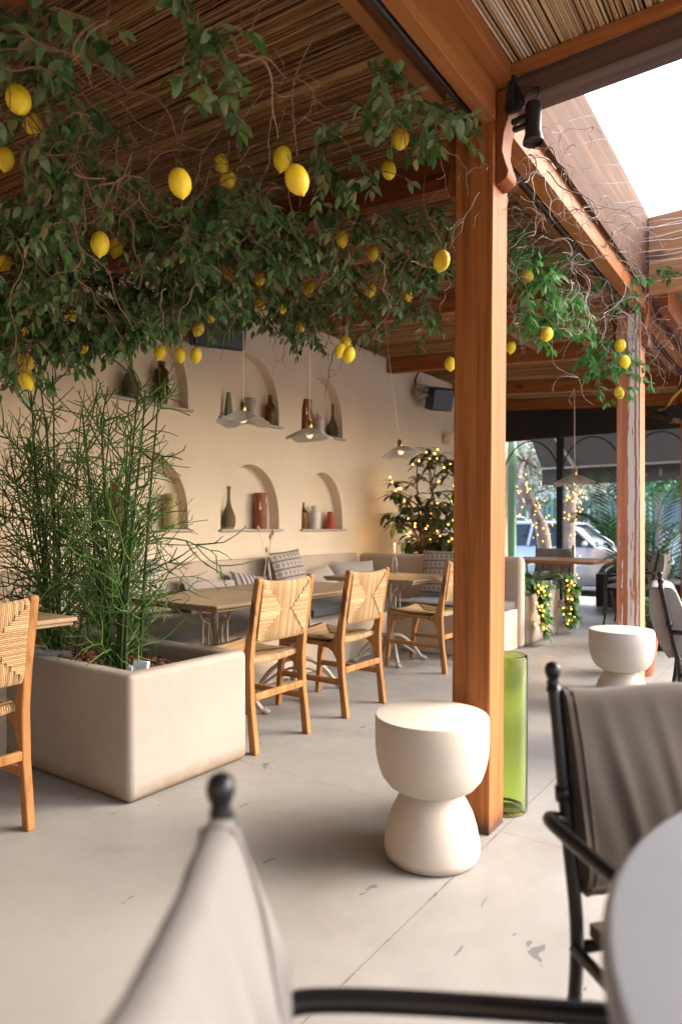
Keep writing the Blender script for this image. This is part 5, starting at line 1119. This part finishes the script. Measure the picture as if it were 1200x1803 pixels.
# ------------------------------------------------------------------ the street outside
def wheel(par, x, y, z, r_):
    wv = empty_part('wheel', par, (x, y, z)); sg = 1 if y > 0 else -1
    o = MB().lathe([(r_ * .62, -.09), (r_ * .95, -.10), (r_, -.07), (r_, .07), (r_ * .95, .10), (r_ * .62, .09)], 28).build('tyre', M['tyre'], wv, smooth=True); o.rotation_euler = (R(90), 0, 0)
    o = MB().lathe([(0, .07), (r_ * .2, .075), (r_ * .25, .05), (r_ * .58, .085), (r_ * .64, .09), (r_ * .64, -.09), (0, -.08)], 24).build('rim', M['chrome'], wv, smooth=True); o.rotation_euler = (R(-90 * sg), 0, 0)
def empty_part(name, par, loc):
    o = bpy.data.objects.new(name, None); C.objects.link(o); o.parent = par; o.location = loc; o.empty_display_size = .1; return o
def car(name, label, loc, rot, paint, L, Wd, hb, hr, cab, hood_h, wheels=(.19, .80), r_=.32):
    """cab: x fractions of windscreen base, roof front, roof rear, rear window base"""
    t = empty(name, loc, label, 'car', 'cars parked along the street', rot); hw = Wd / 2; mb = MB()
    xs = [0, .02, .08, .2, cab[0], .5, cab[3], .93, .985, 1]; zt = [hood_h * .72, hood_h * .84, hood_h * .92, hood_h, hb * .98, hb, hb, hb * .97, hb * .86, hb * .7]; ws = [.78, .88, .95, .99, 1, 1, 1, .97, .9, .82]
    rings = []
    for x, z, w_ in zip(xs, zt, ws):
        W_ = hw * w_; X = L / 2 - x * L; zl = .20 if .02 < x < .98 else .28
        rings.append([(X, -W_ * .93, zl), (X, -W_, zl + .18), (X, -W_ * .99, lerp(zl, z, .72)), (X, -W_ * .9, z), (X, 0, z + .025), (X, W_ * .9, z), (X, W_ * .99, lerp(zl, z, .72)), (X, W_, zl + .18), (X, W_ * .93, zl)])
    v = [p for r0 in rings for p in r0]; k = 9; f = [(i * k + j, (i + 1) * k + j, (i + 1) * k + (j + 1) % k, i * k + (j + 1) % k) for i in range(len(rings) - 1) for j in range(k)] + [tuple(range(k)), tuple(range(len(rings) * k - 1, len(rings) * k - k - 1, -1))]
    mb.add(v, f).build('body', paint, t, smooth=True, bevel=.03)
    X = [L / 2 - c * L for c in cab]; wb, wr = hw * .89, hw * .70
    mb = MB(); v = [(X[0], -wb, hb - .02), (X[0], wb, hb - .02), (X[1], -wr, hr - .045), (X[1], wr, hr - .045), (X[2], -wr, hr - .045), (X[2], wr, hr - .045), (X[3], -wb, hb - .02), (X[3], wb, hb - .02)]
    mb.add(v, [(0, 1, 3, 2), (2, 3, 5, 4), (4, 5, 7, 6), (0, 2, 4, 6), (1, 7, 5, 3)]).build('window', M['car_glass'], t, bevel=.02)
    mb = MB(); mb.grid(lambda u, w_: (lerp(X[1] + .04, X[2] - .04, u), lerp(-wr - .015, wr + .015, w_), hr - .05 + .055 * (1 - (2 * w_ - 1) ** 4) ** .5 * (1 - (2 * u - 1) ** 6) ** .5), 12, 12); mb.build('roof', paint, t, smooth='all').modifiers.new('s', 'SOLIDIFY').thickness = .03
    xm = (X[1] + X[2]) / 2
    for sg in (-1, 1):
        for a_, b_, w1, w2 in (((X[0], sg * wb, hb), (X[1], sg * (wr + .005), hr - .03), .06, .045), ((X[3], sg * wb, hb), (X[2], sg * (wr + .005), hr - .03), .12, .05), ((xm - .05, sg * (wb + .002), hb), (xm, sg * (wr + .012), hr - .03), .07, .03)): MB().beam(a_, b_, w1, w2).build('pillar', paint, t, bevel=.01)
    for sg in (-1, 1):
        MB().ball((X[0] - .15, sg * (hw + .07), hb + .05), .08, 10, 6, (.7, 1, .75)).build('mirror', paint, t, smooth='all')
        MB().ball((L / 2 - .10, sg * hw * .68, hood_h * .74), .13, 12, 7, (.6, 1, .55)).build('headlight', M['lamp_glass'], t, smooth='all'); MB().ball((-L / 2 + .07, sg * hw * .68, hb * .78), .12, 12, 7, (.5, .9, .8)).build('tail_light', M['red_lamp'], t, smooth='all')
        for wx in wheels:
            x = L / 2 - wx * L; MB().tube([(x - (r_ + .07) * math.cos(PI * q_ / 14), sg * (hw - .012), r_ + (r_ + .07) * math.sin(PI * q_ / 14)) for q_ in range(15)], .045, 6).build('wheel_arch', M['tyre'], t, smooth='all'); wheel(t, x, sg * (hw - .09), r_, r_)
        MB().beam((L / 2 - .52 * L, sg * (hw + .004), hb - .12), (L / 2 - .56 * L, sg * (hw + .004), hb - .12), .02, .025).build('door_handle', M['chrome'], t)
    return t
car('parked_car', 'silver car parked across the street behind the black post', (-4.35, 14.3, -.22), R(0), M['silver'], 4.4, 1.76, .98, 1.46, (.30, .42, .76, .92), .90)
car('parked_car', 'blue car parked at the right edge beyond the palm', (-.05, 14.1, -.22), R(180), M['blue_paint'], 4.1, 1.74, 1.06, 1.55, (.24, .38, .84, .97), .98)
car('parked_car', 'white car parked farther left beyond the lit tree', (-7.0, 17.4, -.22), R(0), M['white_paint'], 4.5, 1.8, 1.10, 1.68, (.27, .40, .86, .98), 1.06)

def tree(label, base, trunk, crowns, seed, n, lm, lights=None, group='street trees', r0=.16, L=.10):
    rr = random.Random(seed); t = empty('street_tree', base, label, 'tree', group); tb_, lf = MB(), MB(); B0 = Vector(base); T = [Vector(p) - B0 for p in trunk]
    tb_.tube(smoothpath(T, 5), [r0 * (1 - .5 * i / (5 * (len(T) - 1))) for i in range(5 * (len(T) - 1) + 1)], 10)
    for (c, s_) in crowns:
        c = Vector(c) - B0; e = c; tb_.tube(smoothpath([T[-1], T[-1].lerp(e, .5) + Vector((rr.uniform(-.1, .1), 0, .1)), e], 4), [r0 * .45 * (1 - i / 11) for i in range(9)], 7)
        for _ in range(7): d = Vector((rr.gauss(0, 1), rr.gauss(0, 1), rr.gauss(.1, .7))); d = d.normalized() * s_ * rr.uniform(.5, .95); tb_.tube([e, e + d * .5 + Vector((0, 0, .05)), e + d], [.03, .018, .006], 5)
        cl = [Vector((rr.gauss(0, 1), rr.gauss(0, 1), rr.gauss(0, .8))).normalized() * s_ * rr.uniform(.3, 1) for _ in range(22)]
        for _ in range(n):
            q_ = c + rr.choice(cl) + Vector((rr.gauss(0, .16), rr.gauss(0, .16), rr.gauss(0, .13))) * s_; d = Vector((rr.uniform(-1, 1), rr.uniform(-1, 1), rr.uniform(-1, .4))); l = L * rr.uniform(.6, 1.3); leaf(lf, q_, d, Vector((rr.uniform(-1, 1), rr.uniform(-1, 1), 1)), l, l * .5)
    tb_.build('trunk', M['tree_bark'], t, smooth='all'); lf.build('crown', M[lm], t)
    if lights:
        fo = empty('fairy_lights', base, lights, 'fairy lights', 'strings of warm fairy lights'); fl = MB(); wp = []; P = smoothpath(T, 12); nb = 110
        for i in range(nb):
            u = i / nb * (len(P) - 1); k = min(len(P) - 2, int(u)); b = P[k].lerp(P[k + 1], u - k); a = rr.uniform(0, 6.28); q_ = b + Vector((rr.gauss(0, .05), rr.gauss(0, .05), rr.gauss(0, .05))) + Vector((math.cos(a), math.sin(a), 0)) * (r0 * (1 - .45 * i / nb) + .015); fl.ball(q_, rr.uniform(.006, .011), 6, 4); wp.append(q_)
        fl.build('bulbs', M['fairy'], fo, smooth='all')['kind'] = 'stuff'; MB().tube(wp, .003, 4, False).build('wire', M['twig'], fo)
    return t
def ax(px, py, Y):
    u = (px - 600) / 1180; d = Y / (math.cos(YAW) + u * math.sin(YAW)); return at(px, py, d)
b0 = ax(958, 1010, 11.5); b0.z = -.06
tree('slanting street tree wrapped in fairy lights left of the black post', b0, [b0, ax(956, 945, 11.5), ax(938, 900, 11.5), ax(922, 868, 11.6), ax(912, 840, 11.8)], [(ax(925, 815, 12.2), .75), (ax(895, 800, 12.5), .7), (ax(950, 800, 13), .55)], 81, 750, 'street_leaf', 'string of fairy lights wound round the slanting tree left of the black post', r0=.13)
b0 = ax(1000, 1010, 12.6); b0.z = -.22
tree('street tree wrapped in fairy lights just right of the black post', b0, [b0, ax(1000, 930, 12.6), ax(1004, 890, 12.6), ax(1012, 855, 12.7)], [(ax(1010, 835, 13), .6), (ax(1040, 845, 13.5), .55)], 82, 500, 'street_leaf', 'string of fairy lights wound round the tree right of the black post', r0=.14)
b0 = ax(1008, 960, 21); b0.z = -.08
tree('broad grey trunk tree across the street', b0, [b0, ax(1010, 925, 21), ax(1015, 890, 21), ax(1008, 850, 21)], [(ax(1030, 850, 21), 1.3), (ax(985, 845, 21.5), 1.2), (ax(1060, 870, 21), .9)], 83, 600, 'street_leaf', r0=.32, L=.16)
b0 = ax(915, 960, 21); b0.z = -.08
tree('leafy tree across the street behind the white car', b0, [b0, ax(914, 900, 21), ax(912, 850, 21)], [(ax(915, 800, 21), 1.6), (ax(890, 840, 21.5), 1.1), (ax(950, 830, 22), 1.2)], 84, 700, 'street_leaf', r0=.18, L=.16)
b0 = ax(1160, 960, 19.6); b0.z = -.08
tree('green tree across the street above the blue car', b0, [b0, ax(1158, 900, 19.6), ax(1156, 860, 19.6)], [(ax(1160, 838, 19.6), .9), (ax(1195, 850, 20), .8)], 85, 700, 'hedge_leaf', r0=.12, L=.15)
for i, (px, Y, lb) in enumerate(((1075, 21.5, 'round green shrub across the street left of the weathered post'), (895, 20.8, 'dark green shrub across the street by the mint post'), (1120, 22, 'green shrub across the street behind the weathered post'))):
    c = ax(px, 915, Y); c.z = -.08; t = empty('shrub', c, lb, 'shrub', 'shrubs across the street'); lf = MB(); rr = random.Random(90 + i)
    for _ in range(1300): d = Vector((rr.gauss(0, 1), rr.gauss(0, 1), rr.gauss(0, 1))).normalized() * rr.uniform(.4, .85); leaf(lf, Vector((d.x, d.y, .75 + d.z * .95)), d + Vector((0, 0, .3)), Vector((0, 0, 1)), .15, .08)
    lf.build('foliage', M['hedge_leaf'], t); MB().tube([(0, 0, 0), (0, 0, .8)], .04, 6).build('stem', M['tree_bark'], t)
# green railing of upright bars across the street
fe = empty('green_fence', (-7, 22.6, 0), 'green fence of upright bars across the street', 'fence'); mb = MB()
for i in range(46): mb.box(-3.2 + i * .17, -3.2 + i * .17 + .085, -.03, .03, 0, 2.15)
mb.build('bars', M['green_paint'], fe); mb = MB()
for z in (.25, 1.95): mb.box(-3.3, 4.7, .032, .07, z, z + .09)
mb.build('rails', M['green_paint'], fe)
hs = empty('street_house', (-9, 26, 0), 'sunlit pale house front behind the green fence', 'house'); MB().box(-14, 5.4, 0, 6, -.3, 2.9).build('wall', M['sun_wall'], hs)
for i in range(6):
    x = -9 + 2.3 * i; wv = MB().box(x, x + 1.0, -.04, 0.02, 1.0, 2.2).build('window', M['shutter'], hs); MB().box(x - .08, x + 1.08, -.07, -.042, .9, .99).build('sill', M['sun_wall'], wv)
MB().box(-14.2, 5.6, -.3, .0 - .005, 2.75, 3.0).build('cornice', M['sun_wall'], hs)
h2 = empty('street_house', (-1.0, 22.4, 0), 'white house with slatted grey shutters at the right edge across the street', 'house'); MB().box(-2.75, 9, 0, 5, -.3, 6).build('wall', M['sun_wall'], h2)
mb = MB(); x0 = ax(1160, 900, 22.3).x + 1.0
for i in range(14): mb.box(x0 + i * .09, x0 + i * .09 + .06, -.06, -.02, 1.1, 2.55)
mb.box(x0 - .06, x0, -.08, -.01, 1.0, 2.65); mb.box(x0 + 1.28, x0 + 1.34, -.08, -.01, 1.0, 2.65); mb.build('shutter', M['shutter'], h2)
gp = ax(899, 900, 10.75); t = empty('green_post', (gp.x, gp.y, -.06), 'mint green painted steel post at the far end of the plaster wall', 'post'); MB().box(-.075, .075, -.05, .05, 0, 2.9).build('shaft', M['mint'], t, bevel=.006)
mb = MB()
for z in (.9, 1.35, 1.8, 2.2): mb.box(-.085, .085, -.062, -.052, z, z + .05)
mb.build('hinge', M['mint'], t, bevel=.004)
MB().box(-.1, .1, -.08, .08, -.0, .04).build('foot_plate', M['mint'], t, bevel=.004)
